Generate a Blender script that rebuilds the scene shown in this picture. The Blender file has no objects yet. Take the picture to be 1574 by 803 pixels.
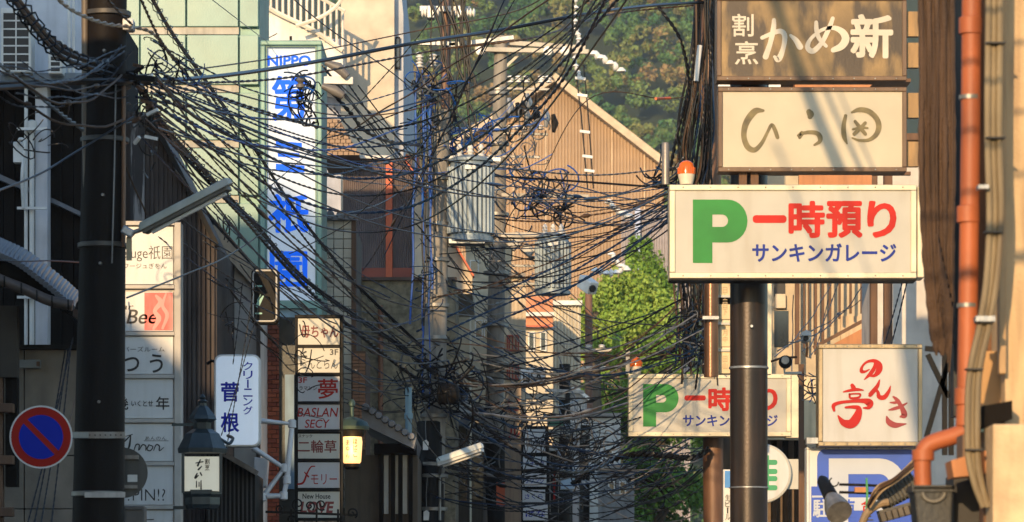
import bpy, math, random
import numpy as np
from mathutils import Vector, Matrix
R = math.radians
rnd = random.Random(7)
sc = bpy.context.scene
col = sc.collection

# ------------------------------------------------------------------ camera, sky, sun
LENS = 132.0
K = 36.0 / (1574 * LENS)          # metres per photo pixel at 1 m
CAMZ = 1.6
HOR = 1000.0                      # row of the horizon (below the picture)
cam_d = bpy.data.cameras.new('camera'); cam = bpy.data.objects.new('camera', cam_d); col.objects.link(cam)
cam.location = (0, 0, CAMZ); cam.rotation_euler = (R(90), 0, 0)
cam_d.lens = LENS; cam_d.sensor_width = 36; cam_d.shift_y = (HOR - 401.5) / 1574
cam_d.clip_start = 0.5; cam_d.clip_end = 4000
cam_d.dof.use_dof = True; cam_d.dof.focus_distance = 50; cam_d.dof.aperture_fstop = 5.0
sc.camera = cam
SUN_EL, SUN_AZ = 13.0, 15.0       # low evening sun behind the photographer, a little to the left
sun_d = bpy.data.lights.new('sun', 'SUN'); sun = bpy.data.objects.new('sun', sun_d); col.objects.link(sun)
sd = Vector((math.sin(R(SUN_AZ)) * math.cos(R(SUN_EL)), math.cos(R(SUN_AZ)) * math.cos(R(SUN_EL)), -math.sin(R(SUN_EL))))
sun.rotation_euler = sd.to_track_quat('-Z', 'Y').to_euler()
sun_d.energy = 2.6; sun_d.angle = R(0.5); sun_d.color = (1.0, 0.69, 0.37)
w = bpy.data.worlds.new('World'); sc.world = w; w.use_nodes = True
nt = w.node_tree; bg = nt.nodes['Background']
sky = nt.nodes.new('ShaderNodeTexSky'); sky.sky_type = 'NISHITA'; sky.sun_disc = False
sky.ozone_density = 3.0; sky.dust_density = 0.4; sky.air_density = 1.2; sky.sun_elevation = R(SUN_EL); sky.sun_rotation = R(180 + SUN_AZ)
nt.links.new(sky.outputs[0], bg.inputs[0]); bg.inputs[1].default_value = 0.15
sc.view_settings.view_transform = 'Standard'; sc.view_settings.look = 'None'
sc.view_settings.exposure = 1.12; sc.view_settings.gamma = 1.0
sc.render.engine = 'CYCLES'
sc.cycles.use_denoising = True
sc.cycles.max_bounces = 5

def W(px, py, Y):
    return ((px - 787) * K * Y, Y, CAMZ + (HOR - py) * K * Y)
def S(Y): return K * Y

# ------------------------------------------------------------------ materials
MATS = {}
def mat(name, c, rough=.6, metal=0., var=.18, scale=2.5, bump=.15, bscale=40., dirt=0., dcol=(.03, .025, .02), spec=.4, emit=None, estr=0., streak=6., lo=.45, hi=.72):
    if name in MATS: return MATS[name]
    m = bpy.data.materials.new(name); m.use_nodes = True
    n, l = m.node_tree.nodes, m.node_tree.links
    b = n['Principled BSDF']
    b.inputs['Roughness'].default_value = rough; b.inputs['Metallic'].default_value = metal
    b.inputs['Specular IOR Level'].default_value = spec
    tc = n.new('ShaderNodeTexCoord')
    nz = n.new('ShaderNodeTexNoise'); nz.inputs['Scale'].default_value = scale; nz.inputs['Detail'].default_value = 6
    l.new(tc.outputs['Object'], nz.inputs['Vector'])
    mr = n.new('ShaderNodeMapRange'); mr.inputs[1].default_value = .3; mr.inputs[2].default_value = .7
    mr.inputs[3].default_value = 1 - var; mr.inputs[4].default_value = 1 + var
    l.new(nz.outputs[0], mr.inputs[0])
    mx = n.new('ShaderNodeMix'); mx.data_type = 'RGBA'; mx.blend_type = 'MULTIPLY'; mx.inputs[0].default_value = 1
    mx.inputs[6].default_value = (*c, 1); l.new(mr.outputs[0], mx.inputs[7])
    out = mx.outputs[2]
    if dirt > 0:
        mp = n.new('ShaderNodeMapping'); mp.inputs['Scale'].default_value = (streak, streak, .7)
        l.new(tc.outputs['Object'], mp.inputs[0])
        n2 = n.new('ShaderNodeTexNoise'); n2.inputs['Scale'].default_value = 1.6; n2.inputs['Detail'].default_value = 7
        l.new(mp.outputs[0], n2.inputs['Vector'])
        m2 = n.new('ShaderNodeMapRange'); m2.inputs[1].default_value = lo; m2.inputs[2].default_value = hi
        m2.inputs[3].default_value = 0; m2.inputs[4].default_value = dirt; l.new(n2.outputs[0], m2.inputs[0])
        x2 = n.new('ShaderNodeMix'); x2.data_type = 'RGBA'; l.new(m2.outputs[0], x2.inputs[0])
        l.new(out, x2.inputs[6]); x2.inputs[7].default_value = (*dcol, 1); out = x2.outputs[2]
    l.new(out, b.inputs['Base Color'])
    if bump > 0:
        n3 = n.new('ShaderNodeTexNoise'); n3.inputs['Scale'].default_value = bscale; n3.inputs['Detail'].default_value = 4
        l.new(tc.outputs['Object'], n3.inputs['Vector'])
        bp = n.new('ShaderNodeBump'); bp.inputs['Strength'].default_value = bump; bp.inputs['Distance'].default_value = .01
        l.new(n3.outputs[0], bp.inputs['Height']); l.new(bp.outputs[0], b.inputs['Normal'])
    if emit:
        b.inputs['Emission Color'].default_value = (*emit, 1); b.inputs['Emission Strength'].default_value = estr
    MATS[name] = m
    return m

cable_black = mat('cable_black', (.005, .005, .006), .36, var=.3, bump=0, spec=.2)
cable_navy = mat('cable_navy', (.006, .022, .06), .45, var=.3, bump=0, spec=.2)
cable_blue = mat('cable_blue', (.01, .07, .30), .4, var=.3, bump=0, spec=.2)
cable_grey = mat('cable_grey', (.15, .15, .15), .45, .3, var=.3, bump=0)
cable_lit_brown = mat('cable_lit_brown', (.07, .04, .022), .5, var=.3, bump=0, spec=.2)  # brown also carries the sun's warm tint on black cables
steel_grey = mat('steel_grey', (.22, .22, .21), .45, .5, dirt=.5, dcol=(.12, .07, .04))
zinc = mat('zinc', (.30, .31, .32), .4, .6, dirt=.4)
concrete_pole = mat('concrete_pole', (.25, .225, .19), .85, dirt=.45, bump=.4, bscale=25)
black_paint = mat('black_paint', (.006, .006, .006), .55, spec=.14, dirt=.3, dcol=(.05, .035, .02))
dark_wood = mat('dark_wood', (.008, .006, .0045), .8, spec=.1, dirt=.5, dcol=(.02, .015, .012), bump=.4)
brown_wood = mat('brown_wood', (.12, .06, .03), .7, dirt=.6, dcol=(.03, .015, .01), bump=.3)
orange_wood = mat('orange_wood', (.42, .17, .06), .6, dirt=.5, dcol=(.2, .08, .03))
white_plaster = mat('white_plaster', (.5, .49, .46), .85, dirt=.25, dcol=(.3, .27, .22))
white_paint = mat('white_paint', (.6, .585, .55), .5, dirt=.2, dcol=(.3, .26, .2))
square_white = mat('square_white', (.43, .42, .40), .32, var=.06, dirt=.45, dcol=(.28, .24, .18), streak=5, lo=.5, hi=.85, bump=.02)
sign_white = mat('sign_white', (.53, .53, .52), .32, var=.06, dirt=.45, dcol=(.30, .26, .2), streak=5, lo=.5, hi=.85, bump=.02)
sign_cream = mat('sign_cream', (.43, .375, .27), .3, var=.08, dirt=.3, dcol=(.42, .34, .24), streak=1.2, bump=.02)
ink_black = mat('ink_black', (.015, .013, .012), .5, bump=0)
ink_red = mat('ink_red', (.32, .012, .008), .5, spec=.15, bump=0)
ink_maroon = mat('ink_maroon', (.16, .015, .015), .5, bump=0)
ink_blue = mat('ink_blue', (.008, .02, .34), .5, spec=.15, bump=0)
ink_faded_red = mat('ink_faded_red', (.44, .016, .010), .5, var=.2, bump=0, spec=.15)
ink_faded_blue = mat('ink_faded_blue', (.010, .028, .22), .5, var=.3, scale=5, bump=0, spec=.15)
ink_green = mat('ink_green', (.015, .19, .03), .4, spec=.2, var=.25, scale=1.5, bump=0)

# ------------------------------------------------------------------ mesh helpers
class MB:
    def __init__(s): s.v = []; s.f = []
    def add(s, vs, fs):
        k = len(s.v); s.v += [tuple(p) for p in vs]; s.f += [tuple(i + k for i in f) for f in fs]; return s
    def box(s, x0, y0, z0, x1, y1, z1):
        if x0 > x1: x0, x1 = x1, x0
        if z0 > z1: z0, z1 = z1, z0
        v = [(x0, y0, z0), (x1, y0, z0), (x1, y1, z0), (x0, y1, z0), (x0, y0, z1), (x1, y0, z1), (x1, y1, z1), (x0, y1, z1)]
        return s.add(v, [(0, 1, 5, 4), (1, 2, 6, 5), (2, 3, 7, 6), (3, 0, 4, 7), (4, 5, 6, 7), (3, 2, 1, 0)])
    def pb(s, px0, py0, px1, py1, Y, d):
        a = W(px0, py1, Y); b = W(px1, py0, Y); return s.box(a[0], Y, a[2], b[0], Y + d, b[2])
    def prism(s, pts, Y, d):
        """solid whose front outline is given in photo units at distance Y, d metres deep"""
        P = [W(x, y, Y) for x, y in pts]; n = len(P)
        v = P + [(p[0], Y + d, p[2]) for p in P]
        a = sum(P[i][0] * P[(i + 1) % n][2] - P[(i + 1) % n][0] * P[i][2] for i in range(n))
        f = [tuple(range(n)) if a > 0 else tuple(reversed(range(n)))]
        f.append(tuple(n + i for i in reversed(f[0])))
        for i in range(n):
            j = (i + 1) % n
            q = (i, i + n, j + n, j)
            f.append(q if a > 0 else tuple(reversed(q)))
        return s.add(v, f)
    def beam(s, a, b, w_, h_):
        """box beam between two points, w_ wide and h_ high"""
        a, b = Vector(a), Vector(b); t = (b - a).normalized()
        up = Vector((0, 0, 1)) if abs(t.z) < .95 else Vector((0, 1, 0))
        n = t.cross(up).normalized(); u = n.cross(t).normalized()
        v = []
        for p in (a, b):
            for i, j in ((-1, -1), (1, -1), (1, 1), (-1, 1)): v.append(p + n * i * w_ / 2 + u * j * h_ / 2)
        return s.add(v, [(0, 1, 2, 3), (7, 6, 5, 4), (0, 4, 5, 1), (1, 5, 6, 2), (2, 6, 7, 3), (3, 7, 4, 0)])
    def tube(s, pts, r, n=6, rs=None, cap=True):
        pts = [Vector(p) for p in pts]; m = len(pts)
        vs = []; prev = None
        for i in range(m):
            t = (pts[min(i + 1, m - 1)] - pts[max(i - 1, 0)])
            if t.length < 1e-9: t = Vector((0, 0, 1))
            t.normalize()
            if prev is None:
                ref = Vector((0, 0, 1)) if abs(t.z) < .9 else Vector((0, 1, 0))
                a = t.cross(ref).normalized()
            else:
                a = (prev - t * prev.dot(t))
                a = a.normalized() if a.length > 1e-6 else t.cross(Vector((0, 0, 1))).normalized()
            prev = a; b = t.cross(a); rr = rs[i] if rs else r
            for k in range(n):
                an = 2 * math.pi * k / n
                vs.append(pts[i] + a * (rr * math.cos(an)) + b * (rr * math.sin(an)))
        fs = []
        for i in range(m - 1):
            for k in range(n):
                q = (k + 1) % n
                fs.append((i * n + k, i * n + q, (i + 1) * n + q, (i + 1) * n + k))
        if cap: fs.append(tuple(reversed(range(n)))); fs.append(tuple((m - 1) * n + k for k in range(n)))
        return s.add(vs, fs)
    def lathe(s, c, prof, n=20, axis='z'):
        vs = []
        for r, h in prof:
            for k in range(n):
                a = 2 * math.pi * k / n; u, v_ = r * math.cos(a), r * math.sin(a)
                vs.append({'z': (c[0] + u, c[1] + v_, c[2] + h), 'y': (c[0] + u, c[1] + h, c[2] - v_), 'x': (c[0] + h, c[1] + u, c[2] + v_)}[axis])
        fs = []
        for i in range(len(prof) - 1):
            for k in range(n):
                q = (k + 1) % n
                fs.append((i * n + k, i * n + q, (i + 1) * n + q, (i + 1) * n + k))
        fs.append(tuple(reversed(range(n)))); fs.append(tuple((len(prof) - 1) * n + k for k in range(n)))
        return s.add(vs, fs)
    def frame(s, px0, py0, px1, py1, Y, d, t):
        """picture-frame ring of four sides, t units wide"""
        s.pb(px0, py0, px1, py0 + t, Y, d); s.pb(px0, py1 - t, px1, py1, Y, d)
        s.pb(px0, py0 + t, px0 + t, py1 - t, Y, d); s.pb(px1 - t, py0 + t, px1, py1 - t, Y, d); return s
    def corr(s, px0, px1, top, bot, Y, pitch, dep, kind='box', thick=.03):
        """corrugated sheet; top and bot are functions of px"""
        prof = []; x = px0; i = 0
        while x < px1:
            if kind == 'box':
                prof += [(x, 0), (x + pitch * .45, 0), (x + pitch * .55, dep), (x + pitch * .9, dep)]
                x += pitch
            else:
                for k in range(6): prof.append((x + pitch * k / 6, dep * .5 * (1 - math.cos(2 * math.pi * k / 6))))
                x += pitch
        prof = [p for p in prof if p[0] <= px1]
        vs = []; fs = []
        for x, dy in prof:
            for py in (top(x), bot(x)):
                q = W(x, py, Y); vs.append((q[0], Y + dy, q[2]))
        m = len(prof)
        for x, py in ((prof[-1][0], bot), (prof[-1][0], top), (prof[0][0], bot), (prof[0][0], top)):
            q = W(x, py(x), Y); vs.append((q[0], Y + dep + thick, q[2]))
        for i in range(m - 1): fs.append((2 * i + 1, 2 * i + 3, 2 * i + 2, 2 * i))
        e = 2 * m
        fs += [(e, e + 1, 2 * m - 2, 2 * m - 1), (e + 3, e + 2, 1, 0), (e + 2, e + 3, e + 1, e)]
        return s.add(vs, fs)

OFF = {}
def thing(name, label, cat, loc=(0, 0, 0), group=None):
    o = bpy.data.objects.new(name, None); col.objects.link(o); o.location = loc
    o.empty_display_size = .1
    o['label'] = label; o['category'] = cat
    if group: o['group'] = group
    OFF[o.name] = Vector(loc); return o
def mk(name, mb, m, parent=None, smooth=False, label=None, bevel=0.):
    me = bpy.data.meshes.new(name)
    off = OFF[parent.name] if parent else Vector((0, 0, 0))
    me.from_pydata([(p[0] - off.x, p[1] - off.y, p[2] - off.z) for p in mb.v], [], mb.f)
    if smooth:
        me.polygons.foreach_set('use_smooth', [True] * len(me.polygons))
    if m: me.materials.append(m)
    o = bpy.data.objects.new(name, me); col.objects.link(o)
    if parent: o.parent = parent
    OFF[o.name] = off
    if smooth:
        try: me.set_sharp_from_angle(angle=R(40))
        except Exception: pass
    if bevel:
        b = o.modifiers.new('bevel', 'BEVEL'); b.width = bevel; b.segments = 2; b.limit_method = 'ANGLE'
    if label: o['label'] = label
    return o
def solo(name, mb, m, label, cat, group=None, smooth=False):
    o = mk(name, mb, m, None, smooth); o['label'] = label; o['category'] = cat
    if group: o['group'] = group
    return o
def struct(name, mb, m, smooth=False, kind='structure'):
    o = mk(name, mb, m, None, smooth); o['kind'] = kind; return o
def base(px, Y, py=None): p = W(px, 900 if py is None else py, Y); return (p[0], p[1], 0 if py is None else p[2])

# ------------------------------------------------------------------ lettering
def glyph(s, bold):
    c = bpy.data.curves.new('t', 'FONT'); c.body = s; c.offset = bold; c.resolution_u = 4
    o = bpy.data.objects.new('t', c); col.objects.link(o)
    dg = bpy.context.evaluated_depsgraph_get(); dg.update()
    me = bpy.data.meshes.new_from_object(o.evaluated_get(dg))
    v = np.array([x.co[:] for x in me.vertices]); f = [tuple(p.vertices) for p in me.polygons]
    bpy.data.objects.remove(o); bpy.data.curves.remove(c); bpy.data.meshes.remove(me)
    return v, f
def text(s, r, Y, m, parent, bold=.02, vert=False, slant=0., name='lettering', rise=.003):
    """flat lettering fitted into the photo rectangle r on the plane at distance Y"""
    mb = MB(); x0, y0, x1, y1 = r
    cells = [(s, r)] if not vert else [(ch, (x0, y0 + (y1 - y0) * (i + .05) / len(s), x1, y0 + (y1 - y0) * (i + .95) / len(s))) for i, ch in enumerate(s)]
    for ch, (a0, b0, a1, b1) in cells:
        cjk = ord(ch.strip()[0]) > 0x2000 if ch.strip() else False
        v, f = glyph(ch, 0. if cjk or bold >= .05 else bold)
        if len(v) == 0: continue
        lo, hi = v.min(0), v.max(0); wd = np.maximum(hi - lo, 1e-3)
        if vert and ch == 'ー':      # the long mark stands upright in vertical writing
            v = v[:, [1, 0, 2]]; f = [tuple(reversed(q)) for q in f]; lo, hi = v.min(0), v.max(0); wd = np.maximum(hi - lo, 1e-3)
            cx = (a0 + a1) / 2; a0, a1 = cx - 1.2, cx + 1.2
        elif vert and wd[0] < wd[1] * .55:
            cx = (a0 + a1) / 2; hw = (a1 - a0) * .3; a0, a1 = cx - hw, cx + hw
        u = (v[:, 0] - lo[0]) / wd[0]; t = (v[:, 1] - lo[1]) / wd[1]
        px = a0 + u * (a1 - a0) + slant * t * (b1 - b0); py = b1 - t * (b1 - b0)
        d = bold * .55 * (b1 - b0) if (cjk and bold > .015) or bold >= .05 else 0.
        for q, (ox, oy) in enumerate(((0, 0),) if d == 0 else ((0, 0), (d, d), (-d, d), (d, -d), (-d, -d), (d * 1.3, 0), (-d * 1.3, 0), (0, d * 1.3), (0, -d * 1.3))):
            mb.add([W(a + ox, b + oy, Y - rise - .0003 * q) for a, b in zip(px, py)], f)
    return mk(name, mb, m, parent)
def smooth_path(pts, n=8):
    P = [Vector(p) for p in pts]
    if len(P) < 3: 
        return [P[0].lerp(P[-1], i / n) for i in range(n + 1)]
    out = []
    for i in range(len(P) - 1):
        p0 = P[i - 1] if i else P[0] * 2 - P[1]; p1, p2 = P[i], P[i + 1]; p3 = P[i + 2] if i + 2 < len(P) else P[-1] * 2 - P[-2]
        for k in range(n):
            t = k / n
            out.append(.5 * ((2 * p1) + (p2 - p0) * t + (2 * p0 - 5 * p1 + 4 * p2 - p3) * t * t + (3 * p1 - p0 - 3 * p2 + p3) * t ** 3))
    out.append(P[-1]); return out
def brush(strokes, Y, m, parent, f=lambda x, y: (x, y), name='brush_lettering'):
    """brushed lettering: each stroke a list of (x, y, half width)"""
    mb = MB()
    for q, st in enumerate(strokes):
        pts = [(*f(x, y), w_) for x, y, w_ in st]
        path = smooth_path(pts, 7); L = []; Rr = []
        for i, p in enumerate(path):
            t = (path[min(i + 1, len(path) - 1)] - path[max(i - 1, 0)]); t.z = 0
            t = t.normalized() if t.length > 1e-6 else Vector((1, 0, 0)); n = Vector((-t.y, t.x, 0))
            L.append(p + n * p.z); Rr.append(p - n * p.z)
        yy = Y - .003 - .0012 * q
        vs = [W(p.x, p.y, yy) for p in L] + [W(p.x, p.y, yy) for p in Rr]; k = len(L)
        mb.add(vs, [(i, i + 1, i + 1 + k, i + k) for i in range(k - 1)])
        for p in (path[0], path[-1]):
            if abs(p.z) > .8:
                vs = [W(p.x + p.z * .97 * math.cos(a * math.pi / 6), p.y + p.z * .97 * math.sin(a * math.pi / 6), yy - .0004) for a in range(12)]
                mb.add(vs, [tuple(range(12))])
    return mk(name, mb, m, parent)

def sign_box(name, label, r, Y, depth, m_face, m_frame, t=5, group=None, cat='sign', face_in=.02, bevel=.008):
    """box sign: ring frame proud of a recessed face, casing behind"""
    o = thing(name, label, cat, base((r[0] + r[2]) / 2, Y, r[3]), group)
    mk('frame', MB().frame(*r, Y, depth, t), m_frame, o, bevel=bevel)
    k = 0
    for q in range(9):
        for (x, y) in ((r[0] + (r[2] - r[0]) * (q + .5) / 9, r[1] + t * .45), (r[0] + (r[2] - r[0]) * (q + .5) / 9, r[3] - t * .45)):
            mk('screw', MB().lathe(W(x, y, Y - .006), [(.006, 0), (.009, .004), (.009, .01)], 8, 'y'), MATS['steel_grey'], o)
    mk('face', MB().pb(r[0] + t - .3, r[1] + t - .3, r[2] - t + .3, r[3] - t + .3, Y + face_in, depth - face_in - .01), m_face, o)
    return o, Y + face_in

# ================================================================== GROUND, HILL
asphalt = mat('asphalt', (.05, .05, .05), .9, bump=.4)
struct('ground', MB().add([(-3000, -600, 0), (3000, -600, 0), (3000, 3000, 0), (-3000, 3000, 0)], [(0, 1, 2, 3)]), mat('ground_dirt', (.10, .09, .07), .95))
struct('road', MB().box(-3.0, -60, .001, 1.9, 300, .01), asphalt)
struct('pavement', MB().box(-4.0, -60, .002, -3.0, 130, .13), mat('paving', (.25, .24, .22), .85))
struct('pavement', MB().box(1.9, -60, .002, 2.6, 130, .13), MATS['paving'])

def hill_z(x, y):
    d = max(0., y - 420)
    return d * .42 + 14 * math.sin(x / 70 + 1.0) * min(1, d / 120) + 8 * math.sin(x / 31 + y / 43) * min(1, d / 120) + 5 * math.sin(y / 19 + x / 60) * min(1, d / 120)
mb = MB(); nx, ny = 60, 44
for j in range(ny):
    for i in range(nx):
        x = -420 + 840 * i / (nx - 1); y = 405 + 620 * j / (ny - 1)
        mb.v.append((x, y, hill_z(x, y) - 1.0))
for j in range(ny - 1):
    for i in range(nx - 1): mb.f.append((j * nx + i, j * nx + i + 1, (j + 1) * nx + i + 1, (j + 1) * nx + i))
struct('hill', mb, mat('hill_soil', (.03, .045, .02), .95, scale=.05), smooth=True)

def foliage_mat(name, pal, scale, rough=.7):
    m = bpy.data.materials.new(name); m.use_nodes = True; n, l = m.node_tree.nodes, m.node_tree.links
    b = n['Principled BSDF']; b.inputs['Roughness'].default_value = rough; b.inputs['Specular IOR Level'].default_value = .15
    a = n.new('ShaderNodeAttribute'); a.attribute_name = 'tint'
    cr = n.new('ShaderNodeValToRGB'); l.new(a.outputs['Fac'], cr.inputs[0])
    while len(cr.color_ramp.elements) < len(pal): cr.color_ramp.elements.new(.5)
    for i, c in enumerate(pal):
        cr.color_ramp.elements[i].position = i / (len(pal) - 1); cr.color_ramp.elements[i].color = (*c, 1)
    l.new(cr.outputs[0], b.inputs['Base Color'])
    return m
def leaf_mesh(name, crowns, m, seed=1):
    """crowns: (cx,cy,cz, rx,ry,rz, n leaves, leaf size, tint)"""
    g = np.random.default_rng(seed); V = []; T = []
    for cx, cy, cz, rx, ry, rz, n, sz, tint in crowns:
        nl = max(6, n // 60 if n < 900 else n // 40)                      # lumps in the crown
        u = g.normal(size=(nl, 3)); u /= np.linalg.norm(u, axis=1)[:, None]
        u[:, 2] = np.abs(u[:, 2]) * .95 - .2; lc = u * (.35 + .5 * g.random((nl, 1)) ** .5)
        ls = .12 + .2 * g.random(nl); lt = g.normal(size=nl) * .13
        k = g.integers(0, nl, n)
        d = g.normal(size=(n, 3)); d /= np.linalg.norm(d, axis=1)[:, None]
        p = lc[k] + d * (ls[k] * (.75 + .3 * g.random(n)))[:, None]
        c = p * np.array([rx, ry, rz]) + np.array([cx, cy, cz])
        nn = d * .8 + g.normal(size=(n, 3)) * .55; nn /= np.linalg.norm(nn, axis=1)[:, None]
        a = np.cross(nn, g.normal(size=(n, 3))); a /= np.linalg.norm(a, axis=1)[:, None] + 1e-9; b = np.cross(nn, a)
        s = sz * (.6 + .8 * g.random(n))[:, None]
        V.append(np.stack([c - a * s, c + b * s * .6, c + a * s, c - b * s * .6], 1))
        T.append(np.clip(tint + lt[k] + g.normal(size=n) * .05, 0, 1))
    V = np.concatenate(V).reshape(-1, 3); T = np.concatenate(T); nq = len(T)
    me = bpy.data.meshes.new(name); me.vertices.add(len(V)); me.vertices.foreach_set('co', V.ravel().astype(np.float32))
    me.loops.add(nq * 4); me.loops.foreach_set('vertex_index', np.arange(nq * 4, dtype=np.int32))
    me.polygons.add(nq); me.polygons.foreach_set('loop_start', np.arange(0, nq * 4, 4, dtype=np.int32))
    me.polygons.foreach_set('loop_total', np.full(nq, 4, dtype=np.int32)); me.update(calc_edges=True)
    at = me.attributes.new('tint', 'FLOAT', 'FACE'); at.data.foreach_set('value', T.astype(np.float32))
    me.materials.append(m)
    return me
g = random.Random(3); crowns = []
y = 440.
while y < 800:
    x = -.136 * y - 4 + g.random() * 3
    x = (560 - 787) * K * y
    xe = (1150 - 787) * K * y
    while x < xe:
        jx, jy = x + g.uniform(-2, 2), y + g.uniform(-3, 3); h = hill_z(jx, jy); r_ = g.uniform(2.6, 5.2)
        if h < 170: crowns.append((jx, jy, h + r_ * .8, r_, r_, r_ * g.uniform(.8, 1.1), int(300 + r_ * 60), .33, g.choice([.1, .2, .3, .4, .5, .6, .75, .95]) + g.uniform(-.05, .05)))
        x += g.uniform(3.2, 5.6)
    y += g.uniform(6.0, 8.0)
forest_mat = foliage_mat('forest_leaves', [(.05, .13, .045), (.09, .17, .05), (.14, .20, .055), (.20, .20, .065), (.26, .18, .08)], 1)
me = leaf_mesh('forest', crowns, forest_mat, 5)
fo = bpy.data.objects.new('forest', me); col.objects.link(fo); fo['kind'] = 'stuff'

bark = mat('bark', (.09, .07, .05), .9, bump=.6, dirt=.4)
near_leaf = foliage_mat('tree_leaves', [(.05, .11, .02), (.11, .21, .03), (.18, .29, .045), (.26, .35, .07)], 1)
def tree(name, label, px, py_top, py_bot, halfw, Y, n, leaf, tint, group=None, seed=1):
    g = random.Random(seed); s = S(Y)
    x, _, zt = W(px, py_top, Y); zb = W(px, py_bot, Y)[2]; r_ = halfw * s; h = zt - zb
    o = thing(name, label, 'tree', (x, Y, 0), group)
    mb = MB(); mb.tube([(x, Y, 0), (x + .1, Y, zb * .5), (x - .1, Y, zb), (x, Y, zb + h * .6)], .3, 10, [.38, .3, .24, .1])
    mk('trunk', mb, bark, o, smooth=True)
    cr = []
    for i in range(7):
        a = i * 2.4 + g.random(); q = (math.cos(a) * r_ * .5, math.sin(a) * r_ * .5, g.uniform(.1, .55) * h)
        mb = MB(); z0 = zb + h * .02 * i
        mb.tube([(x, Y, z0), (x + q[0] * .5, Y + q[1] * .5, z0 + q[2] * .4), (x + q[0], Y + q[1], zb + q[2])], .1, 6, [.14, .09, .04]); mk('limb', mb, bark, o, smooth=True)
        cr.append((x + q[0], Y + q[1], zb + q[2], r_ * .62, r_ * .62, h * .36, n // 8, leaf, tint + g.uniform(-.12, .12)))
    cr.append((x, Y, zb + h * .68, r_ * .6, r_ * .6, h * .34, n // 7, leaf, tint + .05))
    me = leaf_mesh('crown', cr, near_leaf, seed)
    me.transform(Matrix.Translation((-x, -Y, 0)))
    c = bpy.data.objects.new('crown', me); col.objects.link(c); c.parent = o
    return o
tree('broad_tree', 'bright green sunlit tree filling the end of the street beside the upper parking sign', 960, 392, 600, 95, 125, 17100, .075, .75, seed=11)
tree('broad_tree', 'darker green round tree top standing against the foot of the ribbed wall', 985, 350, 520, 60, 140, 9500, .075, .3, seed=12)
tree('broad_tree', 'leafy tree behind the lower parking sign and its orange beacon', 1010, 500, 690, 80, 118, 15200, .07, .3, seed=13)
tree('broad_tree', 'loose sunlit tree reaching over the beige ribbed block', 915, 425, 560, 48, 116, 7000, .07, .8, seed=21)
tree('broad_tree', 'shaded olive green tree low between the shopfronts and the wooden pole', 920, 560, 760, 95, 121, 15200, .07, .12, seed=14)  # low leaf tint puts the street's shade into the colour
tree('broad_tree', 'low dark tree crown at the very foot of the street view', 985, 670, 850, 110, 112, 17100, .07, .08, seed=15)  # crown darkened through its tint to stand for shade

# ================================================================== FAR GABLED BUILDING
Yg = 165
ribbed = mat('ribbed_tan', (.36, .245, .15), .6, dirt=.5, dcol=(.25, .165, .10), streak=.5, scale=.25, var=.22)
o = thing('gabled_hall', 'huge tan ribbed metal gable rising in front of the forested hill', 'building', base(850, Yg))
top = lambda x: 128 + (x - 850) * .715 if x > 850 else 128 + (850 - x) * .62
mk('ribbed_wall', MB().corr(640, 1022, lambda x: top(x) + 2, lambda x: 960, Yg, 5, .10), ribbed, o)
trim = mat('gable_trim', (.46, .37, .26), .6)
for a, b in (((640, top(640)), (850, 120)), ((850, 120), (1028, top(1028)))):
    mk('roof_edge', MB().beam((*W(a[0], a[1] - 1, Yg - .4),), (*W(b[0], b[1] + 2, Yg - .4),), .9, .32), trim, o)
# roof behind the gable
A, B, C_ = W(640, top(640) + 4, Yg), W(850, 127, Yg), W(1026, top(1026) + 4, Yg)
mb = MB(); mb.add([A, B, C_, (A[0], Yg + 45, A[2]), (B[0], Yg + 45, B[2]), (C_[0], Yg + 45, C_[2])], [(0, 1, 4, 3), (1, 2, 5, 4)])
mk('roof', mb, mat('roof_grey', (.25, .23, .2), .6), o)
for x in (735, 788, 838, 940, 990):
    mk('wall_joint', MB().pb(x, top(x) + 6, x + 1.5, 700, Yg - .06, .05), mat('joint_light', (.62, .46, .30), .6), o)
o = thing('ribbed_annex', 'grey violet ribbed wall with a downpipe below the tan gable', 'building', base(1000, 150))
mk('ribbed_wall', MB().corr(955, 1062, lambda x: 322, lambda x: 960, 150, 4, .08), mat('ribbed_grey', (.30, .27, .28), .6, dirt=.2), o)
mk('downpipe', MB().pb(976, 320, 984, 900, 149.7, .15), mat('pipe_blue', (.32, .38, .55), .5), o)

# ================================================================== SHADED SIDE OF THE STREET (left)
glass_dark = mat('glass_dark', (.015, .018, .02), .12, var=.1, bump=0, spec=.6)
mint = mat('mint_panel', (.15, .27, .24), .35, var=.10, dirt=.4, dcol=(.24, .32, .23), streak=.6)
mint_trim = mat('mint_trim', (.16, .28, .24), .45, .1)
# --- off-white block with air conditioners and black boarded wall
Y = 44
o = thing('boarded_house', 'tall black boarded house with an off-white upper storey and air conditioners on its ledge', 'house', base(60, Y))
bx = W(128, 0, Y)[0]
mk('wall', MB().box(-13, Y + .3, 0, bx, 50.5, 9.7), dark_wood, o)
mk('upper_wall', MB().pb(-220, -90, 128, 118, Y + .1, .2), mat('shade_blue_plaster', (.50, .52, .56), .8, dirt=.3, dcol=(.25, .26, .3)), o)  # bluish tint stands in for shade on a white wall
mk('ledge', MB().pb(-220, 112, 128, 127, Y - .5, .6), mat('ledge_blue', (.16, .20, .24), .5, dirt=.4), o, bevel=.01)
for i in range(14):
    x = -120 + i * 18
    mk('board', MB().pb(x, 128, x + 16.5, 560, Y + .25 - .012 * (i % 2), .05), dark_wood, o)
mk('rain_ledge', MB().prism([(-60, 235), (0, 268), (62, 296), (125, 326), (125, 333), (62, 303), (0, 277), (-60, 244)], Y + .05, .2), mat('ledge_grey', (.12, .13, .15), .5, dirt=.4), o)
o = thing('corner_column', 'square off-white column running down the black boarded house', 'column', base(63, 43.6))
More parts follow.
